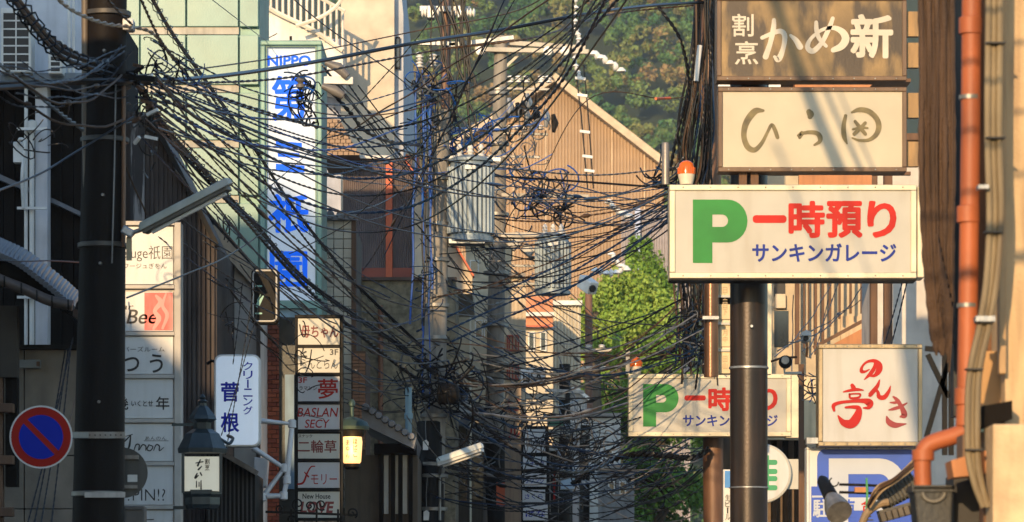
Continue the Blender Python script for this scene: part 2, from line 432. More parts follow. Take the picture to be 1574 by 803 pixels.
mk('column_shaft', MB().pb(54, 125, 73, 560, 43.7, .3), mat('column_white', (.52, .52, .54), .6, dirt=.35, dcol=(.25, .23, .22)), o, bevel=.01)
o = thing('drain_pipe', 'pair of white drain pipes with brackets fixed before the black boards', 'pipe', base(44, 43.5))
for x, y0, r_ in ((40, 128, .022), (49, 190, .03)):
    a = W(x, y0, 43.55); b = W(x, 560, 43.55)
    mk('pipe', MB().tube([a, ((a[0] + b[0]) / 2, a[1], (a[2] + b[2]) / 2), b], r_, 10), white_paint, o, smooth=True)
mk('pipe_socket', MB().lathe(W(49, 198, 43.55), [(.02, .1), (.06, .08), (.06, -.02), (.035, -.05)][::-1], 12), white_paint, o, smooth=True)
for y in (196, 318, 455):
    mk('bracket', MB().pb(26, y, 72, y + 4, 43.45, .04), white_paint, o)
mk('meter_box', MB().pb(20, 218, 36, 250, 43.5, .15), white_paint, o, bevel=.01)
mk('elbow_pipe', MB().tube(smooth_path([W(28, 222, 43.45), W(31, 214, 43.4), W(38, 222, 43.4), W(34, 270, 43.4), W(36, 320, 43.45)], 5), .02, 8), white_paint, o, smooth=True)
def aircon(px0, py0, px1, py1, Y, cols, rows, label):
    o = thing('air_conditioner', label, 'air conditioner', base(px0, Y, py1), 'air conditioners on the upper ledge')
    mk('casing', MB().pb(px0, py0, px1, py1, Y, .35), white_paint, o, bevel=.012)
    mk('recess', MB().pb(px0 + 3, py0 + 7, px1 - 3, py1 - 3, Y - .004, .02), ink_black, o)
    wd = (px1 - px0 - 6) / cols; ht = (py1 - py0 - 10) / rows
    for i in range(rows + 1): mk('grille_bar', MB().pb(px0 + 2, py0 + 6 + i * ht, px1 - 2, py0 + 8.2 + i * ht, Y - .012, .012), white_paint, o)
    for i in range(cols + 1): mk('grille_post', MB().pb(px0 + 2 + i * wd, py0 + 6, px0 + 4 + i * wd, py1 - 1.5, Y - .014, .012), white_paint, o)
aircon(1, 12, 48, 112, 43.3, 2, 7, 'larger white air conditioner with two columns of black vents')
aircon(74, 62, 96, 114, 43.3, 1, 5, 'small white air conditioner half hidden by the dark street pole')
o = thing('conduit', 'pale twin conduits rising up the off-white wall beside the dark pole', 'pipe', base(112, 43.6))
for x in (106, 113): mk('pipe', MB().tube([W(x, -20, 43.7), W(x, 50, 43.7), W(x, 112, 43.7)], .018, 8), white_paint, o, smooth=True)
# --- tiled eave
roof_tile = mat('roof_tile', (.12, .125, .14), .35, dirt=.3, var=.3)
o = thing('tiled_eave', 'low grey tiled eave with a brown half-round gutter below the black boards', 'roof', base(50, 40.5, 480))
rp = [(-60, 368), (-20, 380), (0, 388), (30, 402), (60, 424), (90, 448), (112, 468)]
mk('roof_slope', MB().prism([(-60, 372), (0, 394), (60, 430), (112, 472), (112, 486), (60, 452), (0, 428), (-60, 410)], 40.2, 1.6), dark_wood, o)
pth = smooth_path([W(x, y, 40.1) for x, y in rp], 5)
mb0 = MB(); mb0.tube([(0, -.10, -.03), (0, 0, .03), (0, .5, .16)], .036, 8)
tile_me = mk('eave_tile', mb0, roof_tile, None, smooth=True)
for i in range(0, len(pth)):
    p = pth[i]; c = tile_me if i == 0 else tile_me.copy()
    if i: col.objects.link(c)
    c.parent = o; c.location = (p[0] - o.location[0], p[1] - o.location[1], p[2] - o.location[2] - .01)
gp = smooth_path([W(x, y, 39.95) for x, y in ((-60, 402), (0, 430), (40, 446), (75, 462), (112, 470))], 6)
mk('gutter', MB().tube(gp, .06, 10), mat('gutter_brown', (.07, .05, .04), .5, dirt=.5), o, smooth=True)
for i in range(3, len(gp), 4): mk('gutter_hook', MB().tube([gp[i] + Vector((0, -.065, .05)), gp[i] + Vector((0, -.07, 0)), gp[i] + Vector((0, -.05, -.06))], .008, 5), black_paint, o)
mk('ridge_capping', MB().beam(W(42, 400, 41.4), W(104, 436, 41.4), .14, .05), mat('blue_metal', (.10, .13, .18), .4, .5), o)
# --- concrete panel wall
o = thing('panel_wall', 'grimy tan concrete panel wall below the black eave gutter', 'wall', base(60, 42))
panelm = mat('panel_tan', (.19, .155, .12), .85, dirt=.55, dcol=(.05, .04, .035), streak=1.5, bump=.4)
for x0, x1 in ((-60, 36.5), (38, 119)):
    for y0, y1 in ((538, 700), (701.2, 782), (783.2, 900)):
        mk('panel', MB().pb(x0, y0, x1, y1, 42, .12), panelm, o, bevel=.006)
mk('coping', MB().pb(-60, 530, 119, 537, 41.9, .3), black_paint, o)
mk('wall_core', MB().box(W(-60, 0, 42)[0], 42.12, 0, W(119, 0, 42)[0], 42.3, W(0, 700, 42)[2]), dark_wood, o)
o = thing('wall_box', 'small pale junction strip box screwed on the tan concrete panel', 'box', base(46, 41.9, 566))
mk('casing', MB().pb(30, 553, 62, 566, 41.9, .08), mat('box_grey', (.2, .2, .19), .6), o, bevel=.01)
mk('latch', MB().pb(56, 556, 61, 563, 41.87, .03), brown_wood, o)
o = thing('timber_bay', 'dark timber bay corner with reddish brown rails under the tiled eave', 'bay', base(10, 40.8))
mk('reed_screen', MB().pb(-60, 470, 26, 580, 40.8, .2), mat('reed', (.05, .04, .03), .9, bump=.8, bscale=120), o)
for x in (-20, -2): mk('post', MB().pb(x, 580, x + 6, 900, 40.85, .15), brown_wood, o)
for y in (620, 700, 780): mk('rail', MB().pb(-60, y, 20, y + 14, 40.75, .15), brown_wood, o, bevel=.01)
mk('bay_post', MB().pb(8, 580, 26, 748, 40.9, .2), dark_wood, o)

# --- corrugated dark building, signboard pillar
Y = 47
slat = mat('dark_cladding', (.065, .052, .048), .6, .0, spec=.15, dirt=.65, dcol=(.15, .125, .11), streak=9)
o = thing('clad_building', 'dark brown corrugated metal building wall beside the white signboard pillar', 'building', base(260, Y))
tp = lambda x: 172 if x < 232 else 172 + (x - 232) * 2.0
n = 0; x = 196
while x < 331:
    t0 = tp(x)
    mk('cladding_rib', MB().prism([(x, t0), (x + 4, tp(x + 4)), (x + 4, 960), (x, 960)], Y - .05, .06), slat, o)
    n += 1; x += 7.2
mk('wall', MB().prism([(190, 172), (232, 172), (333, 374), (333, 1000), (190, 1000)], Y, 4), slat, o)
mk('roof_edge', MB().beam(W(228, 170, Y - .1), W(334, 378, Y - .1), .3, .06), black_paint, o)
mk('weathered_board', MB().pb(200, 190, 222, 342, Y - .1, .04), mat('peeling_board', (.05, .045, .045), .8, dirt=.9, dcol=(.35, .33, .32), lo=.5, hi=.56, streak=8), o)

Ys = 42.3
framew = mat('pillar_frame', (.38, .355, .32), .45, dirt=.2, dcol=(.3, .25, .2))
o = thing('signboard_pillar', 'tall white signboard pillar with a column of bar name panels behind the dark pole', 'sign', base(232, Ys))
mk('casing', MB().pb(160, 342, 278, 960, Ys + .03, .3), framew, o)
mk('side_trim', MB().pb(268, 342, 278, 960, Ys - .04, .07), framew, o, bevel=.008)
mk('top_trim', MB().pb(160, 340, 268, 346, Ys - .04, .07), framew, o)
rows = [(349, 437), (449, 509), (518, 575), (583, 643), (652, 709), (717, 776), (785, 850)]
for i, (a, b) in enumerate(rows):
    mk('rail', MB().pb(160, b + 1, 268, b + 7 if i < 6 else b + 4, Ys - .03, .06), framew, o, bevel=.006)
    mk('sign_panel', MB().pb(162, a, 266, b, Ys + .005, .03), sign_white, o)
YT = Ys + .005
text('Refuge祇園', (176, 378, 265, 402), YT, ink_black, o, bold=-.005)
text('ルフージュぎをん', (180, 405, 256, 413), YT, ink_black, o, bold=.0)
mb = MB().pb(222, 450, 265.5, 508, YT - .003, .002)
redp = mat('red_print', (.62, .03, .03), .35, var=.5, scale=6, bump=0, dirt=.6, dcol=(.70, .45, .40), streak=2)
mk('red_print', mb, redp, o)
brush([[(240, 455, 2), (247, 465, 4), (238, 478, 3), (244, 490, 4), (236, 506, 2)], [(255, 452, 1.5), (250, 470, 2.5), (257, 485, 3), (250, 505, 2)]], YT - .003, mat('red_print_pale', (.70, .22, .2), .4, bump=0), o, name='printed_ribbon')
text('Bar', (176, 467, 204, 476), YT, ink_black, o, bold=.0, slant=.3)
text('Bee', (194, 476, 240, 498), YT, ink_black, o, bold=.01, slant=.25)
text('メンバーズルーム', (168, 533, 253, 541), YT, ink_black, o, bold=.0)
text('つ う', (188, 545, 250, 573), YT, ink_black, o, bold=.02)
text('幾', (176, 611, 197, 630), YT, ink_black, o, bold=.02)
text('いくとせ', (202, 616, 235, 625), YT, ink_black, o)
text('年', (240, 610, 260, 630), YT, ink_black, o, bold=.02)
brush([[(176, 690, .6), (190, 680, 1.2), (201, 669, .8)], [(201, 669, .8), (199, 685, 1.6), (196, 692, .8)], [(193, 671, .5), (204, 668, .7)],
       [(206, 693, .6), (209, 684, .9), (214, 684, .9), (213, 692, .8)], [(214, 692, .7), (219, 684, .9), (224, 686, 1), (224, 693, .6)],
       [(229, 684, .9), (226, 691, 1), (231, 693, .9), (235, 687, .8), (229, 684, .8)], [(236, 693, .6), (240, 684, .9), (245, 686, 1), (245, 693, .9), (252, 688, .5)]], YT, ink_black, o)
text('あんのん', (223, 671, 256, 677), YT, ink_black, o, bold=.0)
mk('print_line', MB().pb(221, 677.5, 259, 678.3, YT - .002, .001), ink_black, o)
text('?PIN!?', (196, 752, 254, 770), YT, ink_black, o, bold=-.01)
text('こ', (222, 798, 238, 812), YT, ink_black, o, bold=.01)

# --- white gabled wall and dark ribbed wall under it
Y = 50
o = thing('gabled_house', 'narrow white plaster house with a steep dark lean-to roof behind the cleaning sign', 'house', base(360, Y))
mk('wall', MB().prism([(320, 352), (396, 438), (396, 1000), (320, 1000)], Y, 3), mat('house_white', (.52, .50, .47), .8, dirt=.4, dcol=(.22, .2, .18), streak=2), o)
mk('roof', MB().beam((W(314, 332, Y)[0], Y + 1.4, W(314, 332, Y)[2]), (W(404, 434, Y)[0], Y + 1.4, W(404, 434, Y)[2]), 3.2, .10), black_paint, o)
mk('roof_board', MB().beam(W(322, 352, Y - .22), W(402, 440, Y - .22), .05, .16), mat('pale_wood', (.35, .28, .2), .7, dirt=.4), o)
mk('drain_pipe', MB().tube(smooth_path([W(333, 362, Y - .2), W(326, 400, Y - .2), W(322, 480, Y - .1), W(326, 545, Y - .1)], 6), .03, 8), mat('pipe_grey', (.35, .35, .34), .5, dirt=.4), o, smooth=True)
mk('side_trim', MB().pb(394, 436, 400, 960, Y - .06, .06), mat('trim_brown', (.13, .1, .08), .6), o)
Y = 46
o = thing('ribbed_shed', 'black ribbed shed wall with a sloping top below the cleaning sign', 'shed', base(360, Y))
mk('wall', MB().prism([(318, 686), (392, 728), (392, 1000), (318, 1000)], Y, 1.5), black_paint, o)
x = 320
while x < 390:
    mk('wall_rib', MB().prism([(x, 690 + (x - 320) * .55), (x + 2.5, 692 + (x - 320) * .55), (x + 2.5, 960), (x, 960)], Y - .03, .03), mat('rib_dark', (.04, .035, .032), .6), o); x += 6.5
mk('roof_edge', MB().beam(W(316, 682, Y - .2), W(394, 727, Y - .2), .5, .06), mat('old_edge', (.16, .13, .11), .7, dirt=.5), o)

# --- cleaning sign
def rrect(x0, y0, x1, y1, r_, n=5):
    P = []
    for cx, cy, a0 in ((x1 - r_, y0 + r_, -90), (x1 - r_, y1 - r_, 0), (x0 + r_, y1 - r_, 90), (x0 + r_, y0 + r_, 180)):
        for i in range(n + 1): a = R(a0 + 90 * i / n); P.append((cx + r_ * math.cos(a), cy + r_ * math.sin(a)))
    return P
Yc = 45
o = thing('cleaning_sign', 'white rounded vertical cleaning shop sign with blue lettering above the black shed', 'sign', base(365, Yc, 686))
mk('casing', MB().prism(rrect(329, 545, 400, 687, 11), Yc + .02, .22), white_paint, o, bevel=.015)
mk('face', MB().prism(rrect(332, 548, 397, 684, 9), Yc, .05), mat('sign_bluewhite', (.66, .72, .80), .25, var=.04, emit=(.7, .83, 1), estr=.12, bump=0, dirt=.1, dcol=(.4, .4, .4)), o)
text('クリーニング', (374, 556, 388, 638), Yc, ink_blue, o, bold=.02, vert=True)
text('菅', (340, 588, 367, 617), Yc, ink_blue, o, bold=.035)
text('根', (340, 635, 367, 664), Yc, ink_blue, o, bold=.035)
mk('arm', MB().tube([W(318, 560, Yc + .1), W(325, 555, Yc + .1), W(332, 556, Yc + .1)], .02, 6), black_paint, o)

# --- black street lantern
Yl = 40.5
lant = mat('lantern_metal', (.025, .035, .04), .35, .4, dirt=.4, dcol=(.06, .075, .08))
o = thing('street_lantern', 'black hexagonal street lantern with a pale glass panel and brushed characters', 'lantern', base(311, Yl, 800))
c = W(311, 700, Yl); s = S(Yl)
mk('canopy', MB().lathe((c[0], c[1], c[2]), [(r_ * s, (700 - y) * s) for r_, y in ((37, 697), (38, 690), (35, 685), (26, 667), (15, 660))], 6), lant, o)
mk('crown', MB().lathe((c[0], c[1], c[2]), [(r_ * s, (700 - y) * s) for r_, y in ((13, 660), (14, 650), (22, 645), (20, 640), (11, 628), (7, 624), (7, 620))], 6), lant, o)
mk('finial', MB().lathe((c[0], c[1], c[2]), [(r_ * s, (700 - y) * s) for r_, y in ((7, 620), (8, 617), (4, 614), (5, 611), (1, 606))], 10), lant, o, smooth=True)
mk('base_ring', MB().lathe((c[0], c[1], c[2]), [(r_ * s, (700 - y) * s) for r_, y in ((24, 782), (27, 776), (27, 765), (30, 760), (30, 754))], 6), lant, o)
lglass = mat('lantern_glass', (.62, .60, .50), .35, var=.1, bump=0, emit=(1, .9, .65), estr=.12)
mb = MB().pb(283, 702, 338, 755, Yl - .16, .32); mk('glass_panel', mb, lglass, o)
for x in (279, 337): mk('corner_post', MB().pb(x, 697, x + 4.5, 758, Yl - .175, .02), lant, o)
mk('corner_post', MB().pb(279, 697, 283, 758, Yl + .16, .02), lant, o)
brush([[(308, 707, 1), (304, 716, 1.6)], [(301, 712, .8), (312, 710, 1)], [(310, 717, .8), (305, 722, 1.5)], [(303, 728, 1), (300, 735, 1.6), (305, 731, .8)], [(308, 727, 1.2), (310, 731, 1)],
       [(302, 740, .8), (302, 749, 1)], [(306, 741, .7), (306, 748, .8)], [(309, 739, .8), (309, 752, 1.2)]], Yl - .16, ink_black, o)
text('割烹', (315, 705, 322, 724), Yl - .16, ink_black, o, vert=True)
mk('wall_arm', MB().beam(W(265, 653, Yl + .4), W(300, 653, Yl + .1), .02, .03), lant, o)
mk('bracket_arm', MB().tube(smooth_path([W(340, 676, Yl), W(352, 682, Yl + .1), W(358, 674, Yl + .2), W(350, 670, Yl + .3)], 5), .018, 6), lant, o, smooth=True)
mk('lower_bracket', MB().pb(266, 778, 335, 783, Yl + .1, .05), lant, o)

# --- mint building, NIPPO tower sign
Y = 60
o = thing('mint_building', 'pale mint panelled building rising above the corrugated wall', 'building', base(300, Y))
mk('wall', MB().box(-9.5, Y + .12, 0, W(398, 0, Y)[0], 62.5, 12.7), mint_trim, o)
xs = [(150, 214), (216, 285), (287.5, 366), (368.5, 397)]
ys = [(-120, 41), (54, 130), (143, 215), (228, 300), (313, 420), (430, 520)]
for xa, xb in xs:
    for ya, yb in ys:
        y0 = ya
        mk('wall_panel', MB().pb(xa, y0, xb, yb, Y, .12), mint, o, bevel=.008)
for ya, yb in zip(ys[:-1], ys[1:]):
    mk('floor_band', MB().pb(150, ya[1] + 1, 367, yb[0] - 1, Y + .04, .08), mat('mint_band', (.35, .33, .28), .5, dirt=.4), o)
o = thing('white_office', 'blue-white office block with a curved parapet behind the mint building', 'building', base(400, 68))
mk('wall', MB().pb(330, -60, 404, 300, 68, 1.5), mat('office_white', (.36, .42, .52), .7, dirt=.15), o)
mk('step_parapet', MB().beam(W(386, -6, 67.9), W(418, 56, 67.9), .1, .22), mat('parapet_white', (.62, .60, .58), .7), o)

Yn = 58.5
o = thing('tower_sign', 'tall mint framed white tower sign with giant blue characters', 'sign', base(447, Yn))
mk('frame', MB().frame(400, 62, 495, 600, Yn, 1.6, 8), mint_trim, o, bevel=.02)
mk('inner_frame', MB().frame(408, 70, 487, 590, Yn + .05, .1, 2.5), mat('mint_dark', (.14, .24, .2), .5), o)
mk('face', MB().pb(408, 70, 487, 462, Yn + .12, 1.3), mat('tower_face', (.32, .39, .49), .3, emit=(.7, .85, 1), estr=.11, var=.06, dirt=.35, dcol=(.42, .39, .35), streak=.8, scale=1), o)  # bluish base and added glow stand in for cool shade light
mk('lower_bar', MB().pb(400, 462, 495, 474, Yn + .02, 1.5), mint_trim, o)
mk('lower_panel', MB().pb(408, 474, 487, 590, Yn + .1, 1.3), mat('tower_low', (.20, .30, .36), .4, dirt=.3), o)
tb = mat('tower_blue', (.0, .08, .78), .5, var=.15, bump=0, spec=.1, emit=(.02, .22, 1), estr=.16)  # faint glow added to keep the letters vivid blue
YN = Yn + .12
text('NIPPO', (412, 86, 477, 101), YN, tb, o, bold=.07)
text('第', (419, 118, 470, 185), YN, tb, o, bold=.03)
for a, b in (((424, 217), (464, 228)), ((427, 233), (460, 243)), ((424, 252), (468, 265))):
    mk('numeral_bar', MB().prism([a, (b[0], a[1] + 3), b, (a[0], b[1] - 2)], YN - .006, .004), tb, o)
text('祇', (414, 300, 474, 357), YN, tb, o, bold=.04)
text('園', (416, 388, 471, 442), YN, tb, o, bold=.04)
text('ビ', (425, 500, 465, 540), YN, tb, o, bold=.04)
mk('aerial_stub', MB().tube([W(447, 64, Yn + .5), W(447, 56, Yn + .5)], .02, 6), black_paint, o)

# --- black rounded sign
o = thing('black_sign', 'black rounded sign with a white outline and a pale green mark beside the tower sign', 'sign', base(410, 48.6, 495))
mk('casing', MB().prism(rrect(386, 413, 428, 497, 8), 48.6, .3), black_paint, o)
mb = MB(); P = [W(x, y, 48.58) for x, y in rrect(389, 416, 425, 494, 7)]; mb.tube(P + [P[0]], .011, 5); mk('outline', mb, white_paint, o)
brush([[(396, 462, 1), (404, 452, 2.5), (396, 470, 3)], [(393, 440, 1.2), (402, 440, 1.2)], [(393, 482, 1.2), (402, 482, 1.2)]], 48.6, mat('pale_green_ink', (.25, .5, .42), .4, bump=0), o, name='printed_mark')

# --- brick house, with every brick laid
Y = 52
o = thing('brick_building', 'red brick corner building behind the column of black framed bar signs', 'building', base(425, Y))
mk('wall', MB().pb(388, 498, 458, 1000, Y + .05, 3), mat('mortar', (.10, .07, .055), .9), o)
bm = [mat('brick_%s' % k, c, .8, var=.3, dirt=.35, bump=.5) for k, c in (('a', (.26, .075, .04)), ('b', (.20, .055, .035)), ('c', (.32, .10, .055)))]
s = S(Y); mb = MB().box(0, 0, 0, 13.2 * s, .05, 6.0 * s)
protos = [mk('brick', mb, m, None) for m in bm]
first = [True] * 3; cnt = 0; r_ = 0; y = 500
while y < 806:
    x = 390 + (7 if r_ % 2 else 0) - 14
    while x < 456:
        if x > 385 and cnt < 290 and not (395 < x < 400 and False):
            k = rnd.randrange(3); c = protos[k] if first[k] else protos[k].copy()
            if not first[k]: col.objects.link(c)
            first[k] = False; c.parent = o; p = W(x, y + 6.0, Y); c.location = (p[0] - o.location[0], p[1] - rnd.uniform(0, .012) - o.location[1], p[2] - o.location[2]); cnt += 1
        x += 14.2
    y += 7.0; r_ += 1
o = thing('corner_post', 'dark green-black steel post between the brick wall and the bar signs', 'post', base(441, 49.5))
mk('post', MB().pb(429, 488, 455, 960, 49.5, .3), mat('green_black', (.014, .02, .02), .4, dirt=.3), o)
mk('blue_strip', MB().pb(438, 576, 452, 752, 49.45, .05), mat('blue_strip', (.16, .26, .36), .5, dirt=.3), o)
o = thing('waste_pipe', 'white bent waste pipes climbing the brick wall under the cleaning sign', 'pipe', base(420, 47.5, 800))
pw = mat('pvc', (.62, .62, .63), .4, dirt=.25, dcol=(.35, .3, .25))
for pts in ([(399, 647), (449, 652), (441, 738), (436, 762), (410, 763)], [(388, 688), (437, 720), (404, 764), (398, 780), (397, 830)]):
    P = [W(x, y, 47.6) for x, y in pts]; mk('pipe', MB().tube(P, .038, 10), pw, o, smooth=True)
    for p in P[1:-1]: mk('elbow_joint', MB().lathe(p, [(.02, -.06), (.052, -.045), (.052, .045), (.02, .06)], 10), pw, o, smooth=True)
mk('clamp_arm', MB().beam(W(390, 765, 47.8), W(440, 765, 47.8), .02, .02), black_paint, o)
o = thing('wall_heater', 'white box unit on the brick wall behind the bent waste pipes', 'box', base(402, 48.4, 750))
mk('casing', MB().prism([(390, 703), (412, 705), (409, 748), (392, 752)], 48.5, .3), pw, o, bevel=.012)

# --- column of bar signs
Yb = 48
o = thing('bar_sign_column', 'black framed column of white bar name signs bolted before the brick wall', 'sign', base(489, Yb))
mk('casing', MB().pb(455, 487, 525, 960, Yb + .04, .3), black_paint, o)
mk('cap', MB().pb(453, 484, 527, 489, Yb - .03, .4), black_paint, o, bevel=.008)
for x in (453.5, 524): mk('side_post', MB().pb(x, 489, x + 3, 960, Yb - .03, .07), black_paint, o)
pan = [(489, 530), (535, 573), (579, 617), (622, 660), (667, 705), (711, 750), (756, 796), (801, 840)]
creamy = mat('panel_cream', (.44, .425, .37), .35, var=.05, dirt=.15, dcol=(.4, .36, .28), bump=0)
grey_p = mat('panel_grey', (.40, .40, .42), .35, var=.05, dirt=.2, dcol=(.3, .3, .3), bump=0)
multi = mat('panel_multi', (.3, .22, .18), .5, var=.9, scale=30, bump=0)
for i, (a, b) in enumerate(pan):
    mk('sign_panel', MB().pb(458, a, 522, b, Yb, .05), multi if i == 7 else (grey_p if i in (2, 3, 5) else creamy), o)
    mk('divider', MB().pb(457, b + .5, 524, b + 4.5, Yb - .025, .06), black_paint, o)
text('母ちゃん', (463, 501, 520, 519), Yb, ink_maroon, o, bold=.03)
text('3F', (507, 537, 520, 546), Yb, ink_black, o, bold=.02)
text('らんとらん', (463, 552, 519, 567), Yb, ink_black, o, bold=.0)
brush([[(462, 562, .8), (463, 548, 1), (462, 540, .6)], [(462, 545, .8), (470, 541, 1.4)], [(464, 547, .8), (471, 548, 1.3)], [(465, 541, .8), (466, 536, 1.2)]], Yb, ink_black, o, name='printed_leaf')
text('3F', (458.5, 580, 472, 589), Yb, ink_red, o, bold=.02)
text('ラマンシ', (460, 594, 487, 600), Yb, ink_black, o)
text('夢', (489, 583, 519, 613), Yb, ink_red, o, bold=.02)
text('BASLAN', (457, 627, 518, 641), Yb, ink_red, o, bold=.01, slant=.15)
text('SECY', (468, 645, 505, 658), Yb, ink_red, o, bold=.01, slant=.15)
text('スナック', (458.5, 668, 480, 673), Yb, ink_black, o)
text('二輪草', (458, 677, 517, 696), Yb, ink_maroon, o, bold=.02)
brush([[(456, 745, 1), (466, 742, 1.6), (472, 728, 1.2), (478, 718, 1), (484, 717, .8)], [(468, 726, .8), (474, 733, 1.4)]], Yb, ink_red, o)
text('モリー', (478, 729, 518, 745), Yb, ink_red, o, bold=.01)
text('New House', (465, 759, 508, 767), Yb, ink_black, o)
text('LOVE', (461, 771, 511, 789), Yb, ink_maroon, o, bold=.04, slant=.15)
# --- ironwork bracket
o = thing('iron_bracket', 'black wrought iron scroll bracket crossing the lowest bar signs', 'bracket', base(470, 46.8, 803))
mk('bar', MB().beam(W(408, 787, 46.8), W(548, 792, 46.8), .02, .03), black_paint, o)
def scroll(cx, cy, r0, turns, Y, sgn=1, a0=0):
    return [W(cx + r0 * (1 - t / 26) * math.cos(a0 + sgn * turns * 6.28 * t / 26), cy + r0 * (1 - t / 26) * math.sin(a0 + sgn * turns * 6.28 * t / 26), Y) for t in range(25)]
for cx, cy, r_, sg in ((458, 775, 11, 1), (476, 778, 8, -1), (494, 776, 9, 1), (541, 789, 9, -1), (430, 782, 7, 1), (448, 800, 9, -1)):
    mk('scroll', MB().tube(scroll(cx, cy, r_, 1.6, 46.78, sg, 1.0), .010, 5), black_paint, o, smooth=True)
for x in (446, 485, 518): mk('bar_knuckle', MB().pb(x, 783, x + 3, 803, 46.75, .05), black_paint, o)

# --- tile wall with every tile
Y = 62
o = thing('tiled_building', 'cream tiled building edge with a tiled cap next to the tower sign', 'building', base(520, Y))
mk('wall', MB().pb(486, 333, 541, 1000, Y + .05, 4), mat('grout', (.14, .12, .09), .9), o)
tl = [mat('tile_%s' % k, c, .3, var=.12, dirt=.2, dcol=(.3, .25, .18)) for k, c in (('a', (.50, .46, .37)), ('b', (.44, .40, .32)))]
s = S(Y); mb = MB().box(0, 0, 0, 13.6 * s, .05, 13.6 * s); protos = [mk('wall_tile', mb, m, None) for m in tl]; first = [True] * 2
for j in range(30):
    for i in range(4):
        k = rnd.randrange(2); c = protos[k] if first[k] else protos[k].copy()
        if not first[k]: col.objects.link(c)
        first[k] = False; c.parent = o; p = W(484 + i * 14.8, 352 + j * 14.8, Y); c.location = (p[0] - o.location[0], p[1] - rnd.uniform(0, .004) - o.location[1], p[2] - o.location[2])
mk('corner_pilaster', MB().pb(540, 330, 547, 960, Y - .05, .5), brown_wood, o)
mk('cap_slab', MB().pb(484, 331, 545, 338, Y - .15, .6), roof_tile, o)
for i in range(4): mk('cap_tile', MB().lathe(W(490 + i * 17, 331, Y - .15), [(.06, -.02), (.08, 0), (.08, .5)], 10, 'y'), roof_tile, o, smooth=True)
# --- lit lantern
Yw = 51
o = thing('hanging_lantern', 'green capped hanging lantern glowing warm yellow with black characters', 'lantern', base(541, Yw, 720))
c = W(541, 700, Yw); s = S(Yw)
gcap = mat('copper_green', (.05, .085, .07), .5, .3, dirt=.4)
mk('cap', MB().lathe(c, [(r_ * s, (700 - y) * s) for r_, y in ((26, 661), (27, 656), (23, 649), (13, 644), (4, 641))], 20), gcap, o, smooth=True)
mk('hanger', MB().lathe(c, [(r_ * s, (700 - y) * s) for r_, y in ((3, 641), (3, 626), (5, 624), (5, 618), (2, 614))], 10), gcap, o, smooth=True)
mk('collar', MB().lathe(c, [(r_ * s, (700 - y) * s) for r_, y in ((16, 672), (19, 668), (19, 661))], 20), black_paint, o, smooth=True)
shade = mat('lit_shade', (.75, .5, .25), .5, bump=0, var=.1, emit=(1, .52, .18), estr=.75)
mk('shade', MB().lathe(c, [(r_ * s, (700 - y) * s) for r_, y in ((11, 714), (14, 710), (15, 695), (16, 680), (15, 672))], 20), shade, o, smooth=True)
mk('bottom_cap', MB().lathe(c, [(r_ * s, (700 - y) * s) for r_, y in ((9, 722), (13, 718), (13, 713))], 20), black_paint, o, smooth=True)
text('まゆん', (532, 676, 537, 704), Yw - 17 * s, ink_black, o, vert=True)
text('ほばこ', (543, 674, 549, 703), Yw - 17 * s, ink_black, o, vert=True)
bl = bpy.data.lights.new('lantern_bulb', 'POINT'); bo = bpy.data.objects.new('lantern_bulb', bl); col.objects.link(bo)
bl.energy = 6; bl.color = (1, .6, .25); bl.shadow_soft_size = .05; bo.location = (c[0], c[1] - .35, c[2] + .05); bo.parent = o; bo.location = Vector((c[0], c[1] - .35, c[2] + .05)) - o.location
# --- big pale building with outside stair
Y = 76
o = thing('pale_apartment', 'large pale yellow plastered building with a curved outside stair', 'building', base(560, Y))
cream = mat('cream_wall', (.50, .43, .33), .75, dirt=.15, dcol=(.42, .36, .28), streak=.8, bump=.1)
mk('wall', MB().prism([(524, -120), (606, -120), (606, 1000), (524, 1000)], Y, 9), cream, o)
mk('side_wall_shade', MB().prism([(606, -120), (620, 22), (620, 1000), (606, 1000)], Y + .3, 8.5), mat('side_wall_shade', (.40, .42, .46), .75, dirt=.2), o)  # side face's shade put into this bluish colour
mk('lower_wall', MB().pb(486, 60, 527, 1000, Y + .8, 6), mat('wall_bluewhite', (.38, .41, .50), .7, dirt=.15), o)
mk('side_window', MB().pb(609, 60, 614, 103, Y + .24, .1), glass_dark, o)
mk('window_frame', MB().frame(608, 57, 615, 106, Y + .2, .06, 1.4), black_paint, o)
mk('stair_soffit', MB().prism([(386, -20), (395, 2), (430, 22), (470, 38), (505, 56), (527, 78), (527, 130), (486, 120), (400, 60), (370, -20)], Y - 1.6, 2.3), white_paint, o)
for i in range(15):
    x = 398 + i * 9.2
    yb = 4 + (x - 398) * .58
    mk('baluster', MB().tube([W(x, yb, Y - 1.7), W(x, yb - 62, Y - 1.7)], .028, 6), mat('rail_cream', (.66, .60, .5), .5), o)
mk('handrail', MB().tube(smooth_path([W(395, -58, Y - 1.7), W(440, -33, Y - 1.7), W(490, -4, Y - 1.7), W(530, 18, Y - 1.7)], 5), .04, 6), MATS['rail_cream'], o, smooth=True)
mk('stair_stringer', MB().tube(smooth_path([W(388, -2, Y - 1.72), W(430, 22, Y - 1.72), W(480, 46, Y - 1.72), W(527, 78, Y - 1.72)], 5), .05, 6), MATS['rail_cream'], o, smooth=True)
mk('stair_rail', MB().tube(smooth_path([W(455, 40, Y - 2.2), W(490, 28, Y - 2.2), W(515, 12, Y - 2.2), W(528, -6, Y - 2.2)], 5), .04, 6), MATS['rail_cream'], o, smooth=True)
